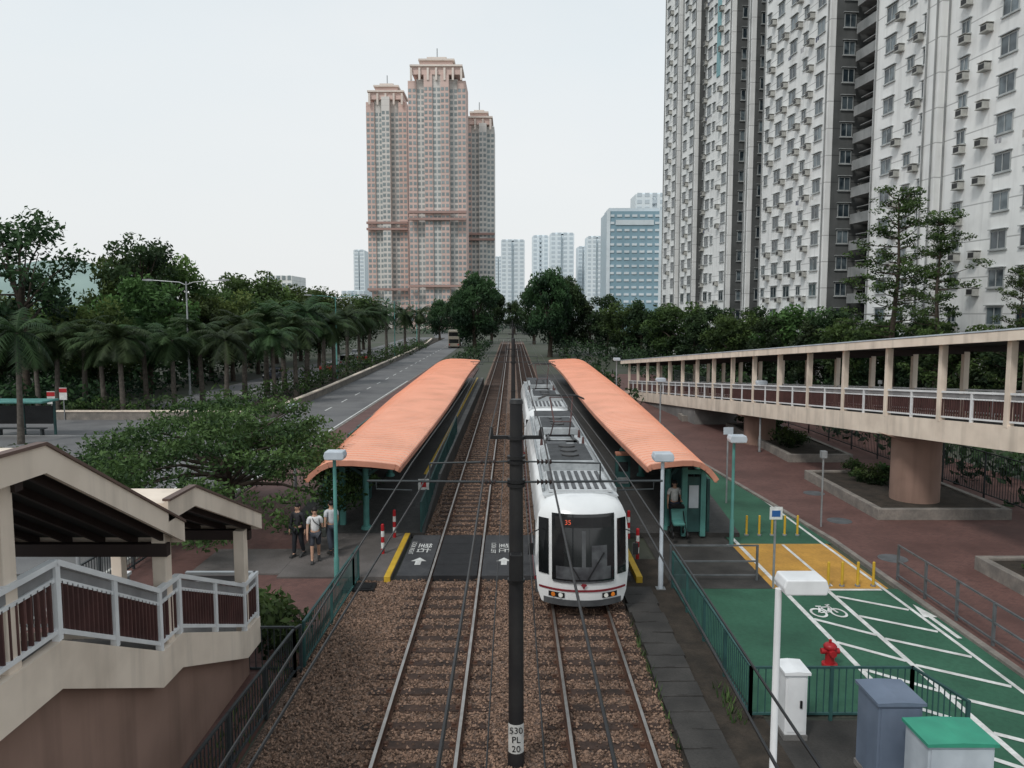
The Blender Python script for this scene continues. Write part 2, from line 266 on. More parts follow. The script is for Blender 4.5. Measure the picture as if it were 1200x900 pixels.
def line(a,b,wd=.1,z=.028):
    a=Vector(a).to_2d();b=Vector(b).to_2d();d=(b-a).normalized();p=Vector((-d.y,d.x))*wd/2; m.sheet([a-p,b-p,b+p,a+p],z)
line((7.7,9),(7.7,40),.13); line((8.95,9),(8.95,21.3),.13); line((10.6,9),(10.6,40),.1); line((9.2,21.5),(9.2,25.5),.1)
for y in (19.6,18.2,16.8,15.4,14,12.6,11.2):
    if y<18.3: line((7.75,y+.9),(8.9,y-.1),.13,.032)
    line((9,y+1.1),(10.5,y+.1),.13,.032)
line((7.75,21.2),(10.5,21.2),.13,.032)
struct('cycle_track_marking',m,K['paint'])
m=MB()
def ring(cx,cy,r,wd,sy):
    vs=[];N=20
    for k in range(N):
        a=2*math.pi*k/N; vs+=[(cx+r*math.cos(a),cy+r*sy*math.sin(a),.036),(cx+(r-wd)*math.cos(a),cy+(r-wd)*sy*math.sin(a),.036)]
    m.add(vs,[(2*k,2*k+1,(2*k+3)%(2*N),(2*k+2)%(2*N)) for k in range(N)])
bx,by=8.3,19.5; ring(bx-.26,by,.21,.06,1.5); ring(bx+.26,by,.21,.06,1.5)
for a,b in (((-.24,0),(-.1,.36)),((-.1,.36),(.16,.4)),((-.1,.4),(.0,.02)),((.0,.02),(.17,.4)),((.24,0),(.14,.56)),((-.24,0),(.0,.02)),((.14,.54),(.24,.56)),((-.18,.44),(-.03,.44))): line((bx+a[0],by+a[1]),(bx+b[0],by+b[1]),.06,.04)
struct('bicycle_marking',m,K['paint'])
struct('arrow_marking',MB().sheet([(10.75,17.9),(10.87,17.9),(10.87,19.2),(10.75,19.2)],.036).sheet([(10.63,19.2),(10.99,19.2),(10.81,20.1)],.036),K['paint'])
g=np.random.default_rng(3)
TX=(-1.68,1.78); GA=.715
def stones(N,xr,yr,z,s0):
    P=np.stack([g.uniform(*xr,N),g.uniform(0,1,N)**1.3*(yr[1]-yr[0])+yr[0],np.full(N,z)+g.random(N)*.02],1)
    fr=((P[:,1]-6)/.66)%1; on=((fr<.2)|(fr>.8))&((abs(P[:,0]-TX[0])<1.24)|(abs(P[:,0]-TX[1])<1.24)); P[:,2]+=np.where(on,.028,0); edge=(abs(abs(P[:,0]-TX[0])-1.2)<.35)|(abs(abs(P[:,0]-TX[1])-1.2)<.35); on&=(g.random(N)>np.where(edge,.55,.14)); P=P[~on]; N=len(P)
    D=np.array([[1,0,0],[0,1,0],[-1,0,0],[0,-1,0],[0,0,1],[0,0,-1]],float); s=s0*(.5+g.random((N,1,1))); V=P[:,None,:]+D[None]*s*(.6+.7*g.random((N,6,1)))+g.normal(size=(N,6,3))*.004
    f=np.array([[0,1,4],[1,2,4],[2,3,4],[3,0,4],[1,0,5],[2,1,5],[3,2,5],[0,3,5]]); Fc=(np.arange(N)[:,None,None]*6+f[None]).reshape(-1,3); return V.reshape(-1,3),Fc,np.repeat(g.random(N)*.9,6)
st=[stones(48000,(-4.6,3.0),(11,22),.032,.024),stones(12000,(-3.1,.6),(26.2,60),.035,.032)]
V=np.concatenate([a[0] for a in st]); Fc=np.concatenate([st[0][1],st[1][1]+len(st[0][0])]); T=np.concatenate([a[2] for a in st])
o=bpy.data.objects.new('ballast_stones',npmesh('ballast_stones',V,Fc,T,K['stone'])); COL.objects.link(o); tag(o,'loose brown ballast stones lying between and beside the tracks','gravel',kind='stuff')
def grass(name,label,boxes,seed,h=.3):
    q=np.random.default_rng(seed);P=[]
    for x0,x1,y0,y1,k in boxes: P.append(np.stack([q.uniform(x0,x1,k),q.uniform(y0,y1,k),np.full(k,.02)],1))
    P=np.concatenate(P);N=len(P);a=q.uniform(0,6.28,N);hh=h*(.4+q.random(N));d=np.stack([np.cos(a),np.sin(a),0*a],1);t=np.stack([-np.sin(a),np.cos(a),0*a],1)
    V=np.stack([P-t*.02,P+t*.02,P+d*hh[:,None]*.5+np.array([0,0,1])*hh[:,None]],1).reshape(-1,3)
    o=bpy.data.objects.new(name,npmesh(name,V,np.arange(N*3).reshape(-1,3),np.repeat(q.random(N),3),K['grassm'])); COL.objects.link(o); tag(o,label,'grass',kind='stuff')
grass('grass','sparse weeds growing along the foot of the left railing',[(-5.4,-4.8,10,18,900),(2.95,3.05,13,19,60),(4.2,4.5,14,15.5,60)],5,.22)
# ---------------------------------------------------------------- track
def railmesh(x,y0,y1):
    return MB().box(x-.07,x+.07,y0,y1,.075,.1).box(x-.02,x+.02,y0,y1,.1,.16).prism([(x-.036,.158),(x+.036,.158),(x+.036,.195),(x-.036,.195)],y0,y1,'y').sheet([(x-.03,y0),(x+.03,y0),(x+.03,y1),(x-.03,y1)],.1985,1)
for tx,tn in zip(TX,('left','right')):
    for s,sn in ((-1,'left'),(1,'right')):
        tag(railmesh(tx+s*GA,4,230).build('rail',[K['rust'],K['railtop']]),'%s steel rail of the %s track'%(sn,tn),'rail')
sl=MB()
sl.loft([[(-1.22,-.13,-.1),(1.22,-.135,-.1),(1.2,.13,-.1),(-1.21,.135,-.1)],[(-1.22,-.13,.055),(1.22,-.135,.055),(1.2,.13,.055),(-1.21,.135,.055)],[(-1.2,-.115,.07),(1.2,-.12,.07),(1.18,.115,.07),(-1.19,.12,.07)]])
for s in (-1,1):
    sl.box(s*GA-.16,s*GA+.16,-.09,.09,.07,.078,1)
    for q in (-1,1): sl.box(s*GA+q*.11-.03,s*GA+q*.11+.03,-.035,.035,.078,.11,1)
s0=None; far=MB()
for tx,tn in zip(TX,('left','right')):
    y=6.; 
    while y<200:
        if not(21.75<y<26.2):
            if (y>10 and y<92 and (tn=='left' or y<22)):
                if s0 is None: o=s0=sl.build('sleeper',[K['wood'],K['rust']])
                else: o=s0.copy(); COL.objects.link(o)
                o.location=(tx+random.uniform(-.05,.05),y,random.uniform(-.018,.0)); o.rotation_euler=(0,0,random.uniform(-.018,.018)); tag(o,'dark wooden sleeper lying in the ballast under the %s track'%tn,'sleeper','wooden sleepers under the %s track'%tn)
            else: far.box(tx-1.2,tx+1.2,y-.12,y+.12,-.1,.066)
        y+=.66
tag(far.build('far_sleepers',K['wood']),'distant wooden sleepers further along both tracks','sleeper',kind='stuff')
def panel(x0,x1,label,m='rubber',name='crossing_panel',z=.185):
    b=MB()
    for k in range(4): y=21.95+k*1.04; b.box(x0,x1,y,y+1.02,.0,z)
    return tag(b.build(name,K[m],bevel=.01),label,'crossing panel')
pl=panel(-3.4,-2.46,'outer left crossing panel with white painted lettering','rubberg'); panel(-2.33,-1.03,'black crossing panel between the left rails'); pc=panel(-.9,1.0,'centre crossing panel between the two tracks with lettering','rubberg'); panel(1.13,2.43,'crossing panel between the right rails under the tram'); panel(2.56,3.5,'outer right crossing panel beside the tram','rubberg')
def marks(par,x,a,b):
    text('lettering',a,.5,K['paint'],par,(x,24.6,.192),(0,0,-math.pi/2)); text('lettering',b,.22,K['paint'],par,(x-.36,24.6,.192),(0,0,-math.pi/2))
    MB().sheet([(x-.09,22.9),(x+.09,22.9),(x+.09,23.25),(x+.24,23.25),(x,23.6),(x-.24,23.25),(x-.09,23.25)],.19).build('arrow_mark',K['paint'],par)
marks(pl,-2.9,'望右','LOOK RIGHT'); marks(pc,-.25,'望左','LOOK LEFT')
for x,t in ((-3.65,'left'),(3.72,'right')): tag(MB().box(x-.09,x+.09,21.8,26.3,.0,.2).build('tactile_strip',K['yellow'],bevel=.01),'yellow tactile strip along the %s end of the crossing'%t,'tactile strip')
tag(MB().box(-4.9,-3.9,21.0,21.6,.0,.1).box(-4.8,-4.0,21.1,21.5,.1,.115).build('drain_cover',K['black']),'dark drain cover on the ballast by the crossing','drain cover')
for x,y,lb in ((12.4,28.5,'second'),(13.2,33,'farthest'),(12.2,24,'nearest')): tag(MB().cyl(x,y,.03,.038,.45,n=20).cyl(x,y,.038,.042,.36,n=20).build('manhole_cover',K['gsteel']),'round grey manhole cover, %s from the camera on the footway'%lb,'manhole cover')
b0=None
for x,y,lab in ((-4.15,24.1,'red and white striped post left of crossing, nearest the camera'),(-4.05,25.9,'red and white striped post left of crossing, farther one'),(3.95,23.6,'red and white striped post right of crossing, nearest the camera'),(4.0,25.8,'red and white striped post right of crossing, farther one')):
    if not b0:
        b0=thing('bollard',lab,'bollard',(x,y,.15)); q=MB()
        for k in range(5): q.cyl(0,0,k*.19,k*.19+.188,.055,n=12,mi=k%2)
        q.build('post',[K['red'],K['paint']],b0,40); MB().ball((0,0,.95),.055,.055,.04,10).build('cap',K['red'],b0,60)
    else: dup(b0,(x,y,.15),0,lab)
c0=None
for i in range(16):
    y=11.5+i*.63
    if not c0: o=c0=MB().box(-.42,.42,-.3,.3,0,.09).box(-.1,.1,-.28,-.24,.09,.1).build('trough_cover',K['darkconc'],bevel=.015)
    else: o=c0.copy(); COL.objects.link(o)
    o.location=(3.5+random.uniform(-.04,.04),y,.01); o.rotation_euler=(random.uniform(-.03,.03),random.uniform(-.03,.03),random.uniform(-.03,.03)); tag(o,'grey concrete trough cover in the row right of the track','trough cover','concrete trough covers beside the right track')
# ---------------------------------------------------------------- platforms and canopies
def lerp(a,b,f): return a+(b-a)*f
def platform(s,lab):
    t=thing('platform',lab,'platform',(s*5.5,33,0)); a,b=sorted((s*3.08,s*8.0)); 
    MB(t).box(a,b,33,84,0,.86).prism([(26.4,0),(33,0),(33,.86),(26.4,.16)],a,b,'x').build('platform_body',K['darkconc'])
    MB(t).box(a+.02,b-.02,33.0,83.9,.86,.875).build('paving',K['tile']); MB(t).prism([(26.4,.165),(33,.865),(33,.875),(26.4,.175)],a+.02,b-.02,'x').build('ramp_paving',K['tile'])
    e0,e1=sorted((s*3.1,s*3.4)); MB(t).box(e0,e1,33,83.8,.875,.89).build('edge_coping',K['concrete']); e0,e1=sorted((s*3.7,s*3.85)); MB(t).box(e0,e1,33,83.8,.875,.885).build('tactile_line',K['yellow'])
platform(-1,'left platform with ramp beside the left track'); platform(1,'right platform beside the waiting tram')
def canopy(s,ni,no,fi,fo,lab):
    t=thing('platform_canopy',lab,'canopy',(s*5.6,24.5,0)); Q=[0,.04,.12,.3,.5,.65,.76,.85,.91,.96,.99,1.]
    def sec(Y):
        f=(Y-24.5)/57; f2=f+.035*math.sin(f*6.3); xi=lerp(ni,fi,f)-.18*math.sin(f*6.3)*(1 if s>0 else .6); xo=lerp(no,fo,min(1,max(0,f2*1.5 if f<.45 else f*.6+.4)))
        return [(s*lerp(xi,xo,q),Y,2.96-.05*(q<.02)+.15*math.sin(math.pi*q*.8)-.52*max(0,(q-.58)/.42)**2.6) for q in Q]
    rings=[];Ys=[24.5+57*k/38 for k in range(39)]
    for Y in Ys:
        p=sec(Y); rings.append(p+[(x,y,z-.09) for x,y,z in reversed(p)])
    r=MB(t).loft(rings); r.build('roof',K['salmon'],smooth=50)
    Y=24.52; r=MB(t)
    while Y<81.5:
        p=sec(Y)
        for a,b in zip(p,p[1:]): r.bar((a[0],a[1],a[2]+.004),(b[0],b[1],b[2]+.004),.028,.032)
        Y+=.42
    r.build('seam_ribs',K['salmon'])
    q=MB(t); q2=MB(t); q3=MB(t)
    for a,b in zip(Ys,Ys[1:]):
        A,B=sec(a),sec(b); q.bar((A[0][0],A[0][1],A[0][2]-.1),(B[0][0],B[0][1],B[0][2]-.1),.07,.16); q2.bar((A[-1][0],A[-1][1],A[-1][2]-.06),(B[-1][0],B[-1][1],B[-1][2]-.06),.07,.16)
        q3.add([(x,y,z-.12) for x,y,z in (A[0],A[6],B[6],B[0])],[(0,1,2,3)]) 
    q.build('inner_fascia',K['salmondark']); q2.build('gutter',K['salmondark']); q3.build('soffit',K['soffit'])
    A=sec(24.45); e=MB(t)
    for a,b in zip(A,A[1:]): e.bar((a[0],a[1],a[2]-.07),(b[0],b[1],b[2]-.07),.06,.17)
    e.build('end_fascia',K['salmondark'])
    for k in range(10):
        Y=26.8+k*6; p=sec(Y); zf=.86 if Y>33 else .16+.7*(Y-26.4)/6.6; xm=lerp(p[0][0],p[-1][0],.5); zt=2.8
        c=MB(t); c.cyl(xm,Y,zf,zt,.11,n=10); c.cyl(xm,Y,zf,zf+.12,.2,.17,10); c.build('column',K['teal'],smooth=40)
        bm=MB(t); bm.bar((p[0][0],Y,2.8),(xm,Y,2.75),.12,.2); bm.bar((xm,Y,2.75),(p[8][0],Y,2.55),.12,.2); bm.bar((xm,Y,2.1),(lerp(xm,p[-1][0],.55),Y,2.66),.08,.1); bm.bar((xm,Y,2.1),(lerp(xm,p[0][0],.55),Y,2.72),.08,.1); bm.build('beam',K['tealdark'])
    return t
canopy(1,4.4,6.62,3.9,8.1,'salmon ribbed canopy roof over the right platform')
canopy(-1,3.65,6.65,3.4,8.1,'salmon ribbed canopy roof over the left platform')
def screen(s,y0,y1,lab,x=6.9):
    t=thing('shelter_screen',lab,'screen',(s*x,y0,.16)); y=y0
    while y<y1-.1:
        z=.86 if y>=33 else .16+.7*max(0,(y-26.4))/6.6; yy=min(y+2,y1)
        q=MB(t)
        for a in (y,yy-.08): q.box(s*x-.05,s*x+.05,a,a+.08,z,z+1.9)
        q.box(s*x-.04,s*x+.04,y+.08,yy-.08,z+1.8,z+1.9); q.box(s*x-.04,s*x+.04,y+.08,yy-.08,z+.12,z+.22); q.box(s*x-.04,s*x+.04,y+.08,yy-.08,z+.9,z+.96); f=q.build('frame',K['tealdark'])
        p=MB(t); p.box(s*x-.015,s*x+.015,y+.08,yy-.08,z+.22,z+.9); p.build('lower_panel',K['tealdark'],f); p=MB(t); p.box(s*x-.015,s*x+.015,y+.08,yy-.08,z+.96,z+1.8); p.build('glass_panel',K['glass'],f)
        y+=2
screen(1,26.5,80,'teal framed glass screen along the back of the right platform'); screen(-1,28.5,80,'teal framed glass screen along the back of the left platform',7.0)
def endwall(s,x0,x1,Y,lab):
    t=thing('shelter_end_wall',lab,'screen',(s*(x0+x1)/2,Y,.16)); q=MB(t)
    for x in (x0,x1): q.box(s*x-.09,s*x+.09,Y-.09,Y+.09,.1,2.6)
    q.box(*sorted((s*(x0+.09),s*(x1-.09))),Y-.06,Y+.06,2.3,2.45); q.build('frame',K['teal']); a,b=sorted((s*x0,s*x1)); MB(t).box(a+.09,b-.09,Y-.03,Y+.03,.25,2.2).build('panel',K['tealdark']); MB(t).box(a+.16,b-.16,Y-.05,Y-.035,1.1,1.9).build('notice',K['bluewhite'])
endwall(1,6.0,6.65,26.3,'teal end wall with pale notice under right canopy'); endwall(-1,6.1,6.7,27.2,'teal end wall with pale notice under left canopy')
for s,x,y,lab in ((1,4.6,31.5,'grey ticket machine standing under the right canopy'),(-1,5.9,30,'grey ticket machine standing under the left canopy')):
    t=thing('ticket_machine',lab,'ticket machine',(s*x,y,.5)); MB().box(-.3,.3,-.2,.2,0,1.5).build('body',K['tealdark'],t,bevel=.03); MB().box(-.2,.2,-.215,-.2,.85,1.25).build('screen',K['glass'],t); MB().box(-.22,.22,-.22,-.2,.35,.6).build('tray',K['steel'],t); MB().box(-.3,.3,-.21,.2,1.5,1.62).build('header',K['salmondark'],t,bevel=.02)
# ---------------------------------------------------------------- fences
def fence(name,pts,label,mat,h=1.05,sp=.13,bay=2.,z=.02,cat='railing',rails=(1.,.12),bars=True,zs=None):
    t=thing(name,label,cat,(*pts[0],z))
    for (a,b) in zip(pts,pts[1:]):
        A=Vector((*a,z));B=Vector((*b,z)); d=B-A; k=max(1,round(d.length/bay))
        if zs: A.z+=zs(A.y); B.z+=zs(B.y); d=B-A
        for i in range(k+1):
            p=A+d*i/k; q=MB(t); q.box(p.x-.03,p.x+.03,p.y-.03,p.y+.03,p.z-.02,p.z+h+.02); q.build('post',mat)
            if i<k and bars:
                q=MB(t); e=A+d*(i+1)/k; N=int((e-p).length/sp)
                for j in range(1,N):
                    c=p+(e-p)*j/N; q.bar((c.x,c.y,c.z+rails[-1]*h),(c.x,c.y,c.z+rails[0]*h),.018,.018)
                q.build('bar_panel',mat)
        for f in rails: q=MB(t); q.bar(A+Vector((0,0,h*f)),B+Vector((0,0,h*f)),.05,.04); q.build('rail',mat)
    return t
fence('trackside_railing',[(-4.95,9),(-4.7,16),(-4.62,16.2)],'dark railing along the left ballast edge below the staircase',K['dsteel'])
fence('trackside_railing',[(-4.6,16.4),(-4.5,21.2),(-4.5,21.9)],'dark railing from the gate up to the crossing',K['tealdark'])
fence('gate_railing',[(-6.4,16.1),(-4.75,16.1)],'short dark gate railing at the foot of the staircase',K['dsteel'],bay=1.6)
fence('guard_railing',[(-11.5,19),(-11.5,34)],'dark pedestrian guard railing along the left kerb',K['dsteel'],z=.11)
fence('cycle_railing',[(4.6,21.4),(4.6,14.2),(7.7,14.2),(8.0,12.9)],'dark teal railing enclosing the corner of the green track',K['tealdark'])
fence('barrier_railing',[(4.65,22.0),(7.2,22.0)],'grey railing across the path beside right crossing',K['gsteel'],rails=(1.,.55,.15),bars=False)
fence('footway_railing',[(11.35,13),(11.35,22)],'grey three rail railing on the kerb right of the green track',K['gsteel'],rails=(1.,.55,.15),bars=False,bay=1.6)
fence('ramp_railing',[(-3.2,26.5),(-3.2,44)],'teal railing along the track side of left platform ramp',K['tealdark'],bay=2,zs=lambda y:.16+.7*min(1,max(0,(y-26.4)/6.6)))
fence('boundary_fence',[(20.5,14),(19.5,50),(17,80)],'tall dark boundary fence behind the planters under the walkway',K['dsteel'],h=2.,bay=3,sp=.16)
t=thing('warning_sign','small white square sign with red mark on the left ramp railing','sign',(-3.3,28.2,.3)); MB().box(-.2,.2,-.02,.02,1.0,1.4).build('plate',K['paint'],t); MB().box(-.1,.1,-.03,-.021,1.1,1.3).build('red_mark',K['red'],t)
b0=None
for row,(yy,xs) in enumerate(((26.6,(8.3,8.75,9.2,9.65,10.1)),(21.5,(9.1,9.5,9.95,10.4)))):
    for k,x in enumerate(xs):
        lab='yellow post %s from left in the %s row at the ochre crossing'%(ORD[k],'far' if row==0 else 'near')
        if not b0: b0=thing('yellow_bollard',lab,'bollard',(x,yy,.02),0,'yellow bollards at the ochre crossing'); MB().cyl(0,0,0,.7,.04,n=10).ball((0,0,.7),.042,.042,.03,10).build('post',K['yellow'],b0,40); MB().cyl(0,0,0,.05,.075,n=10).build('base',K['steel'],b0,40)
        else: dup(b0,(x,yy,.02),0,lab)
# ---------------------------------------------------------------- lamps
def plamp(px,base,label,h=3.75,X=None,Y=None,side=0,mat='white',head='bluewhite',hw=.26):
    if X is None: X,Y=gp(px,base)
    t=thing('lamp_post',label,'lamp',(X,Y,0)); MB().tube([(0,0,0),(0,0,.9),(0,0,.95),(0,0,h)],[.075,.075,.055,.05],10).build('pole',K[mat],t,40); MB().box(-.13,.13,-.13,.13,0,.03).build('base_plate',K['steel'],t)
    hd=MB().prism([(-hw+side,h-.03),(hw+side,h-.03),(hw+.03+side,h+.08),(hw-.01+side,h+.2),(-hw+.01+side,h+.2),(-hw-.03+side,h+.08)],-.22,.22,'y').build('lamp_head',K[head],t,bevel=.02); MB().box(-.2+side,.2+side,-.15,.15,h-.05,h-.031).build('diffuser',K['lampoff'],hd); return t
plamp(395,690,'pale lamp post left of the crossing beside the people',3.8,side=.03,mat='teal'); plamp(774,690,'pale lamp post right of the crossing beside the tram',3.75,mat='bluewhite'); plamp(857,640,'lamp post beside the end of right canopy',3.6,side=.1,mat='teal')
plamp(0,0,'white lamp post in the right foreground with box head',3.8,3.93,11.0,.33,head='white',hw=.3); plamp(890,530,'slim grey lamp post in front of the covered ramp',3.9,mat='steel'); plamp(773,520,'distant lamp post on the footway near the ramp foot',3.8,mat='steel'); plamp(82,0,'lamp post behind the staircase by the road',3.6,-11.3,19.5,mat='steel'); plamp(342,0,'lamp post behind the spreading tree by left platform',3.7,-9.6,33.5,mat='steel'); plamp(722,478,'farthest lamp post at the end of the footway',4,mat='steel')
def tlamp(px,Y,ptop,label,mat):
    X,z=at(px,ptop,Y); t=thing('street_lamp',label,'street lamp',(X,Y,0)); MB().tube([(0,0,0),(0,0,1.2),(0,0,1.25),(0,0,z)],[.14,.14,.1,.06],10).build('pole',K[mat],t,40)
    for s in (-1,1):
        a=MB().tube([(0,0,z-.3),(s*.6,0,z-.05),(s*2.9,0,z+.12)],.04,6).build('arm',K[mat],t,40); MB().loft([[(s*2.8,-.05,z+.06),(s*2.8,.05,z+.06),(s*2.8,.05,z+.16),(s*2.8,-.05,z+.16)],[(s*3.1,-.14,z+.04),(s*3.1,.14,z+.04),(s*3.1,.14,z+.22),(s*3.1,-.14,z+.22)],[(s*3.7,-.08,z+.1),(s*3.7,.08,z+.1),(s*3.7,.08,z+.2),(s*3.7,-.08,z+.2)]]).build('lamp_head',K['steel'],a)
tlamp(218,66,330,'tall grey double arm street lamp nearest on the left','steel'); tlamp(393,92,347,'teal double arm street lamp second along the median','teal'); tlamp(462,140,352,'teal double arm street lamp third along the median','teal'); tlamp(488,190,355,'farthest double arm street lamp along the median','teal')
# ---------------------------------------------------------------- masts and wires
def mast(Y,label,first=False):
    x=.07; t=thing('catenary_mast',label,'mast',(x,Y,0)); MB().tube([(0,0,0),(0,0,.35),(0,0,3.2),(0,0,6.35)],[.15,.135,.125,.105],14).build('pole',K['mast'],t,40)
    q=MB().cyl(0,0,6.35,6.42,.12,.1,14)
    for z in (3.3,4.95,5.02,5.34,5.42,5.75): q.cyl(0,0,z,z+.05,.152,n=14)
    q.build('collar',K['black'],t,40)
    for s,tx in ((-1,TX[0]),(1,TX[1])):
        a=MB(); a.tube([(s*.1,0,5.02),(tx-x+s*.75,0,5.04)],.02,8); a.tube([(s*.1,0,5.37),(tx-x-s*.3,0,5.34)],.015,6); a.tube([(tx-x-s*.3,0,5.34),(tx-x-s*.3,0,5.03)],.013,6); a.tube([(tx-x+s*.6,0,5.03),(tx-x+s*.6,0,4.9),(tx-x,0,4.88)],.012,6); aa=a.build('cantilever_arm',K['dsteel'],t,40)
        i=MB()
        for zz in (5.02,5.365):
            for k in range(4): i.tube([(s*(.35+k*.07),0,zz),(s*(.385+k*.07),0,zz)],[.05,.028],10)
        i.build('insulator',K['darkbrown'],aa,40)
        b=MB(); b.bar((0,0,5.78),(s*.45,0,5.78),.05,.06); b.cyl(s*.42,0,5.8,5.95,.045,.025,8); b.build('feeder_bracket',K['black'],t)
    if first:
        MB().box(-.1,.1,-.3,-.12,3.4,3.85).build('junction_box',K['black'],t,bevel=.01)
        p=MB(); rg=lambda z:[(.142*math.sin(a),-.142*math.cos(a),z) for a in [R(-70+14*k) for k in range(11)]]
        A,B=rg(.3),rg(.82); p.add(A+B,[(k,k+1,k+12,k+11) for k in range(10)]); pp=p.build('number_plate',K['paint'],t)
        for k,s_ in enumerate(('530','PL','20')): text('lettering',s_,.16,K['black'],pp,(0,-.146,.72-.165*k),(math.pi/2,0,0))
    return t
mast(12.7,'nearest black mast with white number plate between the tracks',True)
for k,Y in enumerate((45,78,111,145,180)): mast(Y,'%s black overhead line mast between the tracks'%(ORD[k+1]))
def wire(label,pts,r=.012,m='black'): tag(MB().tube(pts,r,5).build('overhead_wire',K[m]),label,'wire')
SP=((-20,12.7),(12.7,45),(45,78),(78,111),(111,145),(145,180))
for tx,tn in zip(TX,('left','right')):
    wire('contact wire hanging above the %s track'%tn,[(tx+(.12 if k%2 else -.12),Y,4.87) for k,Y in enumerate((1,12.7,45,78,111,145,180,230))],.013)
    pts=[]
    for a,b in SP: pts+=[(tx,lerp(a,b,f),5.34-.5*4*f*(1-f)*.3) for f in (0,.25,.5,.75)]
    wire('upper catenary wire above the %s track'%tn,pts,.011)
for x,z,nm,sg in ((-.35,5.93,'left',.6),(.49,5.93,'right',.6)):
    pts=[]
    for a,b in SP: pts+=[(x,lerp(a,b,f),z-sg*f*(1-f)*2) for f in (0,.2,.4,.6,.8)]
    wire('feeder wire on the bracket at the %s of the masts'%nm,pts,.012)
for x,z,nm in ((-.3,2.6,'left'),(.35,3.1,'right')):
    pts=[]
    for a,b in SP[:4]: pts+=[(x,lerp(a,b,f),z-.5*f*(1-f)) for f in (0,.2,.4,.6,.8)]
    wire('feeder cable running low on the %s side of the masts'%nm,pts,.012)
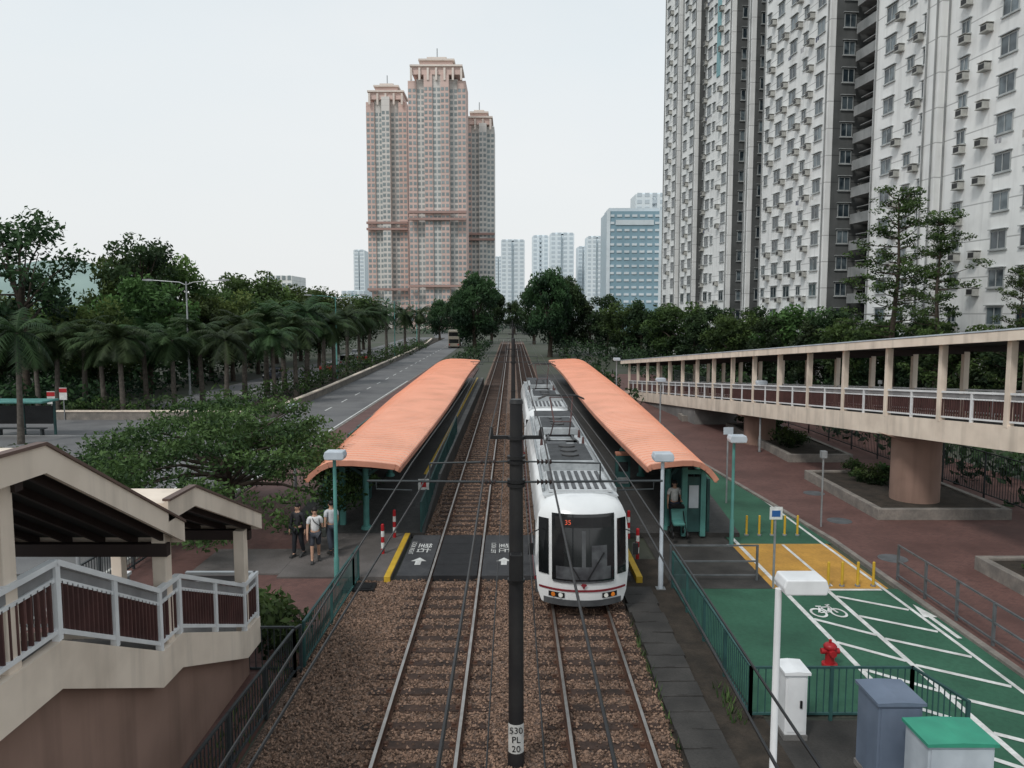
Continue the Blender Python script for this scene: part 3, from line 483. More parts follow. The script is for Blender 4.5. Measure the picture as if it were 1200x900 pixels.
# ---------------------------------------------------------------- tram
def tram(y0,Lt,label,front):
    cx=1.82; t=thing('tram',label,'tram',(cx,y0,.2)); prof=[(.2,.98),(.24,1.06),(.5,1.15),(1.1,1.21),(2.1,1.19),(2.45,1.14),(2.66,1.05),(2.8,.9),(2.88,.66),(2.91,.3)]
    def fy(x,z):
        r=.14*max(0,.8-z)+.15*max(0,z-1.)+1.7*max(0,z-2.55)**1.3; return r+.56*abs(x/1.22)**2.3
    rings=[]
    for z,wd in prof:
        xs=[-wd+2*wd*k/18 for k in range(19)]; rings.append([(x,fy(x,z),z) for x in xs]+[(x,Lt-fy(x,z),z) for x in reversed(xs)])
    MB().loft(rings).build('body',K['tram'],t,38)
    def patch(x0,x1,z0,z1,off,nx=10,nz=8,back=False):
        m=MB(); vs=[]
        for j in range(nz+1):
            for i in range(nx+1):
                x=lerp(x0,x1,i/nx);z=lerp(z0,z1,j/nz); y=fy(x,z)-off; vs.append((x,Lt-y if back else y,z))
        return m.add(vs,[(j*(nx+1)+i,j*(nx+1)+i+1,(j+1)*(nx+1)+i+1,(j+1)*(nx+1)+i) for j in range(nz) for i in range(nx)])
    for bk in (False,True):
        wn=patch(-.8,.8,.88,2.56,.016,back=bk).build('windscreen',K['glass'],t,60)
        if not bk:
            for s in (-1,1):
                wv=MB(); wv.bar((s*.1,fy(.1,.95)-.045,.95),(s*.52,fy(.52,1.6)-.045,1.6),.02,.02); wv.build('wiper',K['black'],wn)
            patch(-.7,.7,.93,1.25,.02,8,2).build('dashboard',K['dash'],wn); patch(-.05,.05,1.25,2.15,.02,2,4).build('centre_pillar',K['tramgrey'],wn); patch(.2,.6,1.25,1.78,.02,4,3).build('driver_seat',K['dash'],wn)
            dd=patch(-.72,.72,2.22,2.48,.022,6,2).build('destination_display',K['black'],t); text('route_number','35',.17,K['led'],dd,(-.4,fy(.4,2.35)-.04,2.35),(R(82),0,0))
            patch(-.78,.78,.84,.885,.018,8,1).build('windscreen_trim',K['tramgrey'],t)
        for s in (-1,1): patch(*sorted((s*.88,s*1.13)),1.0,2.4,.016,6,6,bk).build('corner_window',K['glass'],t,60)
        patch(-1.0,1.0,.21,.38,.024,12,2,bk).build('bumper',K['tramgrey'],t,60); patch(-1.12,1.12,.6,.66,.014,16,1,bk).build('front_stripe',K['dullred'],t,60)
        if not bk:
            for s in (-1,1):
                patch(*sorted((s*.48,s*.88)),.42,.56,.018,6,2).build('light_cluster',K['black'],t)
                for xx,mm,nm in ((.58,'lens','headlight'),(.76,'orange','indicator_light')):
                    y=fy(xx,.49); MB().tube([(s*xx,y-.04,.49),(s*xx,y+.02,.49)],[.055,.06],12).build(nm,K[mm],t,50)
            lg=MB(); y=fy(0,.75)-.025
            lg.add([(-.08,y,.79),(-.04,y,.83),(.04,y,.83),(.08,y,.79),(.015,y,.73),(-.015,y,.73)],[tuple(range(6))]); lg.add([(-.02,y,.745),(.02,y,.745),(.02,y,.69),(-.02,y,.69)],[(0,1,2,3)]); lg.build('emblem',K['dullred'],t)
            for s in (-1,1):
                mm=MB(); mm.tube([(s*1.12,.5,2.1),(s*1.34,.3,2.05),(s*1.34,.3,1.75)],.015,6); mm.box(s*1.34-.07,s*1.34+.07,.27,.32,1.5,1.8); mm.build('wing_mirror',K['black'],t)
    for s in (-1,1):
        y=1.4; k=0
        while y<Lt-2.2:
            door=(s>0 and k in (1,4,7)) 
            a=MB(); xx=s*1.2
            if door:
                a.box(min(xx,xx+s*.025),max(xx,xx+s*.025),y,y+1.4,.35,2.25); d=a.build('door',K['tramlight'],t)
                for q in (0,.72): MB().box(min(xx+s*.026,xx+s*.031),max(xx+s*.026,xx+s*.031),y+.06+q,y+.62+q,.6,2.15).build('door_glass',K['glass'],d)
            else: a.box(min(xx-s*.03,xx+s*.016),max(xx-s*.03,xx+s*.016),y,y+1.45,1.1,2.1); a.build('side_window',K['glass'],t,bevel=.01)
            y+=1.62; k+=1
        MB().box(*sorted((s*1.17,s*1.225)),1.,Lt-1,.6,.68).build('side_stripe',K['dullred'],t); MB().box(*sorted((s*1.17,s*1.219)),1.,Lt-1,.7,1.05).build('side_band',K['silver'],t); MB().box(*sorted((s*1.12,s*1.185)),1.,Lt-1,.24,.57).build('skirt',K['tramgrey'],t)
    for yb in (2.6,Lt/2-.9,Lt-4.4):
        q=MB().box(-.95,.95,yb,yb+1.8,-.02,.2)
        for s in (-1,1):
            for yy in (yb,yb+1.8): q.tube([(s*.66,yy,.12),(s*.78,yy,.12)],.3,16)
        q.build('bogie',K['black'],t,40)
    MB().prism([(-1.0,2.84),(-.7,2.92),(.7,2.92),(1.0,2.84),(.9,2.8),(-.9,2.8)],1.05,Lt-1.05,'y').build('roof_deck',K['tramroof'],t)
    q=MB().box(-.84,.84,1.15,3.6,2.92,2.98)
    for k in range(8): q.box(-.8+k*.2,-.7+k*.2,1.25,3.5,2.98,3.01,1)
    q.build('roof_hatch',[K['tramroof'],K['tramgrey']],t)
    def ac(ya,yb,wd=.86,hh=.34,m='tramlight'):
        q=MB(); pr=[(-wd,2.86),(-wd,2.86+hh*.6),(-wd+.18,2.86+hh),(wd-.18,2.86+hh),(wd,2.86+hh*.6),(wd,2.86)]; q.prism(pr,ya,yb,'y'); o=q.build('air_conditioner',K[m],t,bevel=.03)
        q=MB(); y=ya+.2
        while y<yb-.15: q.box(-wd+.22,wd-.22,y,y+.07,2.86+hh,2.86+hh+.035); y+=.17
        q.build('louvre',K['tramgrey'],o); 
        for k in (.25,.5,.75): MB().cyl(0,lerp(ya,yb,k),2.88+hh,2.94+hh,.28,.26,16).build('fan',K['black'],o,40)
    ac(4.0,7.2); ac(10.8,14.0)
    q=MB().box(-.8,.8,14.4,16.4,2.92,3.16)
    for k in range(8): q.box(-.82,.82,14.5+k*.235,14.58+k*.235,3.16,3.2,1)
    q.build('resistor_box',[K['tramlight'],K['tramgrey']],t,bevel=.02); MB().box(-.6,.1,7.4,8.2,2.92,3.12).build('equipment_box',K['tramgrey'],t,bevel=.02); MB().box(.2,.7,7.4,8.0,2.92,3.06).build('equipment_box',K['tramlight'],t,bevel=.02)
    for s in (-1,1):
        q=MB(); q.bar((s*.98,1.5,2.9),(s*.98,Lt-1.5,2.9),.05,.1); q.build('roof_rail',K['tramlight'],t); MB().tube([(s*.45,7.3,2.96),(s*.6,9,2.96),(s*.4,10.7,2.96)],.04,6).build('roof_cable',K['black'],t,60)
        for yy in (8.6,10.3): MB().cyl(s*.75,yy,2.9,3.2,.06,.03,8).build('roof_insulator',K['maroon'],t)
    q=MB(); yp=9.4
    q.box(-.55,.55,yp-.7,yp-.62,2.98,3.06); q.box(-.55,.55,yp+.62,yp+.7,2.98,3.06); q.box(-.5,-.42,yp-.7,yp+.7,2.98,3.06); q.box(.42,.5,yp-.7,yp+.7,2.98,3.06); pb=q.build('pantograph',K['black'],t)
    q=MB()
    for s in (-1,1): q.tube([(s*.35,yp+.6,3.06),(s*.3,yp-.75,3.75),(s*.42,yp,4.56)],.026,6)
    q.tube([(-.42,yp,4.56),(.42,yp,4.56)],.022,6); q.tube([(-.3,yp-.75,3.75),(.3,yp-.75,3.75)],.022,6); q.build('pantograph_arm',K['maroon'],pb,40)
    q=MB()
    for d in (-.14,.14): q.tube([(-.85,yp+d,4.5),(-.55,yp+d,4.63),(.55,yp+d,4.63),(.85,yp+d,4.5)],.026,6)
    q.build('collector_head',K['black'],pb,40)
def ledmat():
    m,n,l,b=nt('led_red'); b.inputs['Base Color'].default_value=(.5,.08,.04,1); b.inputs['Emission Color'].default_value=(1,.15,.07,1); b.inputs['Emission Strength'].default_value=.35; return m
K['led']=ledmat()
tram(18.9,17.8,'white tram facing the camera at the right platform',True); tram(37.3,17.8,'second white tram car coupled behind the front car',False)
# ---------------------------------------------------------------- covered staircase (left foreground)
def railbay(t,p,q,h=1.05,post=True,step=.12):
    p=Vector(p);q=Vector(q); k=MB(t); up=Vector((0,0,1))
    if post: a=MB(t); a.box(p.x-.045,p.x+.045,p.y-.045,p.y+.045,p.z,p.z+h); a.build('railing_post',K['white'])
    r=MB(t); r.bar(p+up*h,q+up*h,.1,.07); ro=r.build('hand_rail',K['white'])
    r=MB(t); r.bar(p+up*h*.78,q+up*h*.78,.05,.05); r.build('middle_rail',K['white']); r=MB(t); r.bar(p+up*.12,q+up*.12,.06,.06); r.build('bottom_rail',K['white'])
    N=max(2,int((q-p).length/step))
    for j in range(1,N): c=p+(q-p)*j/N; k.bar(c+up*.12,c+up*h*.78,.05,.025)
    k.build('bar_panel',K['maroon'])
    g=MB(t); g.bar(p+up*h*.88,q+up*h*.88,.015,h*.12); g.build('glass_strip',K['panelgrey'],ro)
t=thing('covered_staircase','cream covered staircase with maroon barred railings at left','staircase',(-6.9,12,0))
X0,X1=-8.3,-5.45
prof=[(4,3.75),(9,3.75),(11.6,2.43),(12.3,2.43),(15.3,1.18),(16.1,1.18)]
top=[]
for (a,za),(b,zb) in zip(prof,prof[1:]):
    if za==zb: top+=[(a,za),(b,zb)]
    else:
        N=round((za-zb)/.165)
        for i in range(N): yy=lerp(a,b,i/N); top+=[(yy,lerp(za,zb,i/N)),(yy,lerp(za,zb,(i+1)/N))]
bot=[(16.1,.8),(15.3,.8),(12.25,2.05),(11.55,2.05),(8.95,3.35),(4,3.35)]
MB(t).prism(top+bot,X0+.12,X1-.12,'x').build('stair_flight',K['concrete'])
for xa,xb in ((X0,X0+.12),(X1-.12,X1)): MB(t).prism([(a,b+.14) for a,b in prof]+[(a,b-.05) for a,b in bot],xa,xb,'x').build('stringer',K['cream'])
MB(t).prism([(7.5,0),(15.9,0),(15.9,.76),(15.3,.76),(12.25,2.0),(11.55,2.0),(8.95,3.3),(7.5,3.3)],X0+.2,X1-.2,'x').build('base_wall',K['brown'])
for i in range(6): MB(t).box(X0-.3*(i+1),X0-.3*i,14.9,16.1,0,1.18-.17*(i+1)).build('step',K['concrete'])
for x in (X1-.06,X0+.06):
    for (a,za),(b,zb) in zip(prof[:-1],prof[1:]):
        k=max(1,round((b-a)/1.3))
        for i in range(k): railbay(t,(x,lerp(a,b,i/k),lerp(za,zb,i/k)+.14),(x,lerp(a,b,(i+1)/k),lerp(za,zb,(i+1)/k)+.14),.97)
railbay(t,(X1-.06,16.05,1.32),(X0+1.3,16.05,1.32),.97)
for x in (X1-.16,X0+.16):
    for y,zb,zt in ((8.2,3.7,6.1),(12.0,2.4,4.55),(15.5,1.15,3.4)):
        c=MB(t); c.box(x-.11,x+.11,y-.11,y+.11,zb,zt); c.build('column',K['cream'],bevel=.015)
def stairroof(pts,th=.2):
    up=[(y,z) for y,z in pts]; lo=[(y,z-th) for y,z in reversed(pts)]
    MB(t).prism(up+lo,X0-.1,X1+.1,'x').build('roof',K['cream'])
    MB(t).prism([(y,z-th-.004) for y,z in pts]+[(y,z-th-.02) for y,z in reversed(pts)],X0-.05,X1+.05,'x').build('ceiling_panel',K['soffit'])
    for x in (X1+.13,X0-.13):
        q=MB(t); q.prism([(y,z+.03) for y,z in pts]+[(y,z-.29) for y,z in reversed(pts)],x-.03,x+.03,'x'); q.build('fascia',K['cream'])
        q=MB(t); q.prism([(y,z+.07) for y,z in pts]+[(y,z+.032) for y,z in reversed(pts)],x-.06,x+.06,'x'); q.build('roof_edge',K['capbrown'])
    for y,z in pts[1:]: q=MB(t); q.bar((X0,y-.25,z-.34),(X1,y-.25,z-.34),.14,.2); q.build('roof_beam',K['darkbrown'])
    for k in range(6):
        q=MB(t); x=lerp(X0+.1,X1-.1,k/5)
        a,b=pts[-2],pts[-1]; q.bar((x,a[0],a[1]-.28),(x,b[0],b[1]-.28),.06,.1); q.build('rafter',K['darkbrown'])
    y,z=pts[-1]; q=MB(t); q.box(X0-.1,X1+.1,y,y+.08,z-.3,z+.03); q.build('end_fascia',K['cream'])
stairroof([(3,6.32),(8.6,6.32),(12.15,4.45)]); stairroof([(11.6,4.93),(12.6,4.93),(15.9,3.6)])
# ---------------------------------------------------------------- covered ramp (right)
t=thing('covered_walkway','long cream covered ramp with columns and barred railings at right','walkway',(15,30,0))
wx=lambda Y:17.5-.0865*Y
wz=lambda Y:max(.15,4.25-(Y-23)*.0785)
YS=[12,16,20,23,30,40,50,60,70,75]
def sweep(name,x0,x1,za,zb,mat,ys=YS):
    MB(t).loft([[(wx(Y)+x0,Y,wz(Y)+za),(wx(Y)+x1,Y,wz(Y)+za),(wx(Y)+x1,Y,wz(Y)+zb),(wx(Y)+x0,Y,wz(Y)+zb)] for Y in ys]).build(name,mat)
sweep('deck',.15,3.05,-.55,0,K['darkconc']); sweep('edge_beam',-.02,.15,-.62,.16,K['cream']); sweep('edge_beam',3.05,3.2,-.62,.16,K['cream'])
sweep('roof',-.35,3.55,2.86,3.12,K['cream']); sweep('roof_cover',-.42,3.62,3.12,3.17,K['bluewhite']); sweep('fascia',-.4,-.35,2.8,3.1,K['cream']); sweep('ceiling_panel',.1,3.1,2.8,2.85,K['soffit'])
Ycol=[13.9+3.3*i for i in range(19)]
for Y in Ycol:
    for off in (.08,3.1):
        q=MB(t); q.box(wx(Y)+off-.11,wx(Y)+off+.11,Y-.11,Y+.11,wz(Y)+.1,wz(Y)+2.86); q.build('column',K['cream'],bevel=.01)
    q=MB(t); q.bar((wx(Y)+.1,Y,wz(Y)+2.68),(wx(Y)+3.1,Y,wz(Y)+2.68),.16,.2); q.build('roof_beam',K['darkbrown'])
for off in (.05,3.13):
    for a,b in zip(Ycol,Ycol[1:]):
        for i in range(2):
            ya,yb=lerp(a,b,i/2),lerp(a,b,(i+1)/2); railbay(t,(wx(ya)+off,ya,wz(ya)+.16),(wx(yb)+off,yb,wz(yb)+.16),1.0,step=.12 if a<45 else .25)
for Y in (17,30.6,46):
    q=MB(t); x=wx(Y)+1.45; q.cyl(x,Y,0,wz(Y)-.75,.92,.92,28); q.build('pier',K['brown'],smooth=40); q=MB(t); q.prism([(x-1.5,wz(Y)-.58),(x+1.5,wz(Y)-.58),(x+.95,wz(Y)-.8),(x-.95,wz(Y)-.8)],Y-.9,Y+.9,'y'); q.build('pier_head',K['brown'])
MB(t).loft([[(wx(Y)+.1,Y,0),(wx(Y)+3.1,Y,0),(wx(Y)+3.1,Y,max(.05,wz(Y)-.56)),(wx(Y)+.1,Y,max(.05,wz(Y)-.56))] for Y in (54,60,68,75)]).build('abutment_wall',K['concrete'])
# ---------------------------------------------------------------- vegetation prototypes
def crown(seed,N,c,rad,rc,n,ls,mat,cone=0,squash=.8):
    q=random.Random(seed); cl=[]
    while len(cl)<N:
        v=Vector((q.uniform(-1,1),q.uniform(-1,1),q.uniform(-1,1)))
        if .35<v.length<1:
            k=1-cone*(v.z+1)/2; cl.append((c[0]+v.x*rad[0]*k,c[1]+v.y*rad[1]*k,c[2]+v.z*rad[2],q.uniform(*rc)*(k*.5+.5),.32+.28*v.z+q.uniform(-.24,.24)))  # clump tone rises with height: top light put into the colour
    return leafmesh('crown',cl,n,ls,seed,mat,squash),cl
def trunk(h,r,cl,seed,lean=.3,nl=7,mat='bark'):
    q=random.Random(seed); m=MB(); pts=[(q.uniform(-1,1)*lean*f,q.uniform(-1,1)*lean*f,h*f) for f in (0,.3,.6,1)]; m.tube(pts,[r*1.3,r,r*.85,r*.6],9)
    for c in q.sample(cl,min(nl,len(cl))): s=Vector(pts[2])+(Vector(pts[3])-Vector(pts[2]))*q.random(); e=Vector(c[:3]); m.tube([s,s.lerp(e,.5)+Vector((0,0,.25)),e],[r*.5,r*.3,r*.1],6)
    me=m.build('trunk',K[mat],smooth=50); d=me.data; bpy.data.objects.remove(me); return d
PR={}
for i in range(3):
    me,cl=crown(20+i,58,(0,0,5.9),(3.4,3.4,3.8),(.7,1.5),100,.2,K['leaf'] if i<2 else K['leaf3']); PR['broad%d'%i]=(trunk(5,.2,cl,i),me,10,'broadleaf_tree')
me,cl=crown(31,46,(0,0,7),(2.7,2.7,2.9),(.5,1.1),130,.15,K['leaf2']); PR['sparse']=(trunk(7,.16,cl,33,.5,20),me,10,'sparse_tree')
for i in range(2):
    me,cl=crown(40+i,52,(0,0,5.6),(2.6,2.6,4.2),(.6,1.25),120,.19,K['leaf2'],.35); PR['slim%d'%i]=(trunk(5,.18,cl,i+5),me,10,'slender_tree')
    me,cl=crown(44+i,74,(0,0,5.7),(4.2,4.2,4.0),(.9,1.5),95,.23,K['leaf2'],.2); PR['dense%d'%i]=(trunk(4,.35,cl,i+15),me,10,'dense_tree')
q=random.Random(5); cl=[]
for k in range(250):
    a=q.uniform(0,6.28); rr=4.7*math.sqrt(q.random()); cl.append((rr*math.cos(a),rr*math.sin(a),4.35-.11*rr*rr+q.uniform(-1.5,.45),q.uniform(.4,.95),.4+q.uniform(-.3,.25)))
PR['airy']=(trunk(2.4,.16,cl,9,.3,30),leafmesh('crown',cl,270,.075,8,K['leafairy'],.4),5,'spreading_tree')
def tieredproto(seed):
    q=random.Random(seed); cl=[]; m=MB(); m.tube([(0,0,0),(.15,0,6),(-.05,.15,11),(.1,0,16)],[.24,.17,.1,.03],9)
    z=5.
    while z<15.8:
        rl=3.5*(1-.75*((z-5)/11)**1.6)
        for k in range(q.choice((3,4,5))):
            a=q.uniform(0,6.28); L_=rl*q.uniform(.45,1.1); dz=q.uniform(.1,1.); zz=z+q.uniform(-.4,.4); e=(L_*math.cos(a),L_*math.sin(a),zz+dz); m.tube([(0,0,zz),(e[0]*.5,e[1]*.5,zz+dz*.3),e],[.05,.03,.012],5)
            for f in (.4,.6,.8,1,1.08):
                if q.random()<.8: cl.append((e[0]*f+q.uniform(-.4,.4),e[1]*f+q.uniform(-.4,.4),zz+dz*f+q.uniform(-.1,.25),q.uniform(.3,.65),.42+q.uniform(-.25,.3)))
        z+=q.uniform(.55,1.1)
    o=m.build('trunk',K['bark'],smooth=50); d=o.data; bpy.data.objects.remove(o); return (d,leafmesh('crown',cl,190,.1,seed,K['leaf'],.5),16,'tiered_tree')
PR['tiered']=tieredproto(6); PR['tiered1']=tieredproto(16)
def palmproto(seed,dead):
    q=random.Random(seed); m=MB(); m.tube([(0,0,0),(.05,0,2),(.12,.05,5),(.1,0,7)],[.26,.2,.17,.15],10); o=m.build('trunk',K['palmbark'],smooth=50); td=o.data; bpy.data.objects.remove(o)
    V=[];T=[]
    for k in range(28+dead*10):
        isd=k>=28; a=q.uniform(0,6.28); el=q.uniform(-.5,1.25) if not isd else -1.2; Lf=q.uniform(2.4,3.3)*(1 if not isd else .7); p=Vector((.1,0,7)); d=Vector((math.cos(a)*math.cos(el),math.sin(a)*math.cos(el),math.sin(el))); tn=q.uniform(.1,.65)+.3*max(0,el)*.5
        for s in range(14):
            d=(d+Vector((0,0,-.13))).normalized(); p2=p+d*Lf/14; sd=d.cross(Vector((0,0,1))).normalized()
            wl=.75*math.sin(math.pi*min(.97,(s+1.5)/15.5))+.08
            for sg in (-1,1):
                for h_ in (0,.5):
                    b=p.lerp(p2,h_); tip=b+sd*sg*wl*q.uniform(.7,1.1)+d*wl*.45+Vector((0,0,-wl*q.uniform(.3,.7))); V+=[b,b+d*.1,tip]; T+=[tn+q.uniform(-.15,.15)]*3
            V+=[p-sd*.02,p+sd*.02,p2]; T+=[.6]*3; p=p2
    V=np.array([tuple(v) for v in V]); return (td,npmesh('crown',V,np.arange(len(V)).reshape(-1,3),np.array(T),K['palm']),9,'palm_tree')
PR['palm0']=palmproto(1,0); PR['palm1']=palmproto(2,1); PR['palm2']=palmproto(5,1)
def tree(kind,px,ptop,Y,label,sx=1.,X=None,group=None,cat='tree'):
    x,z=at(px,ptop,Y); x=x if X is None else X
    tk,cr,hh,nm=PR[kind]; s=z/hh; t=thing(nm,label,cat,(x,Y,0),random.uniform(0,6.28),group); t.scale=(s*sx,s*sx,s)
    link('trunk',tk,None,t); link('crown',cr,None,t); return t
def row(kinds,lst,fmt,sx=1.,**k):
    lst=sorted(lst)
    for i,a in enumerate(lst): tree(kinds[i%len(kinds)],a[0],a[1],a[2],fmt%ORD[i],a[3] if len(a)>3 else sx,**k)
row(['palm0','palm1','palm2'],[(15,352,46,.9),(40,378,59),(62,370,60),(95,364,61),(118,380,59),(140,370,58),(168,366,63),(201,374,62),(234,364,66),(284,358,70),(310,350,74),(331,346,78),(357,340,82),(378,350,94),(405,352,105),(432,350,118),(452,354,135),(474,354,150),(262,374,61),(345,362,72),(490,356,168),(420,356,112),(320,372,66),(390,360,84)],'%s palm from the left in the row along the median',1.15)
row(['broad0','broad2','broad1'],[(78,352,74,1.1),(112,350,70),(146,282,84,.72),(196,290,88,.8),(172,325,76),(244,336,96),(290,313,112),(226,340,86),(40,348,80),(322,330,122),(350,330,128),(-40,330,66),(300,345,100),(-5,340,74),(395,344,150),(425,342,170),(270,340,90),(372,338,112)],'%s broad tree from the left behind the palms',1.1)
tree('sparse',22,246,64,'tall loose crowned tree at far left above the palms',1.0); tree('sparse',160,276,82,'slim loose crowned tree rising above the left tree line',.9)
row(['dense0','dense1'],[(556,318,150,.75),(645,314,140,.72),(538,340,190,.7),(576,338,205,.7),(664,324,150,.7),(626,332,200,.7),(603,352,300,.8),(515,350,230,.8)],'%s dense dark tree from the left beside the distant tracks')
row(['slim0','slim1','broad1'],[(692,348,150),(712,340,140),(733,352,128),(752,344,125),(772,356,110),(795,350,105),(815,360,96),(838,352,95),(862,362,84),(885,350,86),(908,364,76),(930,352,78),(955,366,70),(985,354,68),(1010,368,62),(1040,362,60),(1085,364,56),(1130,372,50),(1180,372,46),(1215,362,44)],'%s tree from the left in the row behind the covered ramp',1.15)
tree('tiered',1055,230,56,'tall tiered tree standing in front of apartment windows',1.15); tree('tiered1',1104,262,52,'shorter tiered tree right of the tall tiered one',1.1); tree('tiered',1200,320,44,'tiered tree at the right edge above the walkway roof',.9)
t=tree('airy',258,452,27.5,'low spreading airy tree over the road left of platform',1.04,X=-10.4)
def woods(name,label,boxes,seed,ls,mat):
    q=random.Random(seed); cl=[]
    for x0,x1,y0,y1,zt,k,r in boxes:
        for i in range(k): x=q.uniform(x0,x1); cl.append((x,q.uniform(y0,y1),q.uniform(.4,zt*(.75+.25*math.sin(x*.21)+.12*math.sin(x*.77))),r*q.uniform(.6,1.2),q.uniform(.0,.55)))
    o=link(name,leafmesh(name,cl,26/(ls*ls)*.03,ls,seed,mat,.8),None); tag(o,label,'trees',kind='stuff')
woods('woodland','mass of dark trees behind the palms at left',[(-95,-33,84,112,7.,420,1.9),(-60,-34,112,180,9,260,2.0),(-80,-33,66,84,4.8,400,1.5),(-60,-31.5,58.5,66,3.6,320,1.1)],3,.25,K['leaf2'])
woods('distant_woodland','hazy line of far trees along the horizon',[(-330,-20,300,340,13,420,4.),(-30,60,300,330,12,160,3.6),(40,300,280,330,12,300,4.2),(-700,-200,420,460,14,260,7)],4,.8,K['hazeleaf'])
woods('undergrowth','dark shrubs filling the ground behind the covered ramp',[(20,30,40,110,3.2,260,1.3),(16,21,80,140,4,120,1.4),(8,14,105,190,3.5,120,1.3),(-9,-5,95,190,2.5,120,1.1),(20.8,34,16,40,3.0,200,1.3),(8.3,10.5,62,100,1.6,90,.8)],6,.22,K['leaf2'])
woods('hedge','low green shrubs growing along the median behind the stone wall',[(-22.4,-19.3,58,180,2.0,420,.8),(-34,-21,57.3,59,1.8,130,.7),(-32.5,-20.3,22,40.5,1.1,150,.8)],7,.15,K['leaf'])
sm,_=crown(71,16,(0,0,.55),(.7,.7,.45),(.25,.45),330,.09,K['leaf'])
def shrub(x,y,s,label,z=0):
    t=thing('shrub',label,'shrub',(x,y,z),random.uniform(0,6)); t.scale=(s,s,s); link('foliage',sm,None,t); q=MB()
    for k in range(5): a=k*1.26; q.tube([(0,0,0),(.35*math.cos(a),.35*math.sin(a),.6)],[.03,.01],5)
    q.build('stem',K['bark'],t)
shrub(-5.4,17.1,1.2,'dense shrub beside the gate at the staircase foot'); shrub(-6.3,18.2,1.1,'dark shrub just behind the one beside the gate'); shrub(-9.3,15.5,1,'shrub at the far side of the staircase')
def planter(x0,x1,y0,y1,label,n_,h=.45,ymin=None,ss=(.45,.85)):
    t=thing('planter',label,'planter',((x0+x1)/2,y0,0)); q=MB(t)
    for a in ((x0,x1,y0,y0+.25),(x0,x1,y1-.25,y1),(x0,x0+.25,y0+.25,y1-.25),(x1-.25,x1,y0+.25,y1-.25)): q.box(*a,.0,h)
    q.build('planter_wall',K['granite'],bevel=.02); MB(t).box(x0+.25,x1-.25,y0+.25,y1-.25,.05,h-.08).build('soil_bed',K['soil'])
    for k in range(n_): shrub(random.uniform(x0+.7,x1-.7),random.uniform(ymin or y0+.6,y1-.6),random.uniform(*ss),'%s shrub growing in the %s'%(ORD[k],label.split(' beside')[0].split(' around')[0].split(' under')[0].split(' at')[0]),h-.1)
planter(13.9,19,28.6,36,'large granite planter around the thick pier',7,ymin=32.4); planter(14.6,18,40,52,'second granite planter under the covered ramp',10,ss=(.6,1.1)); planter(14.2,18.5,20.5,23,'small granite planter at right edge of footway',3); planter(12.4,15,55.5,57,'narrow far planter beside the ramp abutment',2)
t=thing('stone_wall','low cream stone wall along the median kerb','wall',(-18.5,57,0)); q=MB(t); pts=[(-34,56.8),(-19.2,56.8),(-18.35,58.5),(-18.4,75),(-18.85,98),(-19.8,145),(-21.3,191),(-24,230)]
for a,b in zip(pts,pts[1:]): q.bar((*a,.28),(*b,.28),.3,.6)
q.build('wall_body',K['granite']); q=MB(t)
for a,b in zip(pts,pts[1:]): q.bar((*a,.63),(*b,.63),.42,.1)
q.build('coping',K['cream'])
# ---------------------------------------------------------------- apartment blocks
TH=math.atan2(-.9953,.0968); NF=29
def winmb(wd,h):
    f=MB()
    for a in ((-wd/2,wd/2,h/2-.06,h/2),(-wd/2,wd/2,-h/2,-h/2+.06),(-wd/2,-wd/2+.06,-h/2+.06,h/2-.06),(wd/2-.06,wd/2,-h/2+.06,h/2-.06),(-.03,.03,-h/2+.06,h/2-.06)): f.box(a[0],a[1],-.07,0,a[2],a[3])
    f.box(-wd/2-.1,wd/2+.1,-.14,-.0,-h/2-.1,-h/2-.002); f.box(-wd/2-.12,wd/2+.12,-.22,0,h/2+.08,h/2+.14)
    p=MB(); p.box(-wd/2+.062,wd/2-.062,-.035,-.015,-h/2+.062,h/2-.062); return f,p
def acmb():
    a=MB(); a.box(-.34,.34,-.5,-.02,-.23,.23); a.box(-.4,.4,-.53,0,-.29,-.24); a.box(-.4,.4,-.56,0,.29,.33); g_=MB(); g_.box(-.28,.28,-.515,-.501,-.17,.17); return a,g_
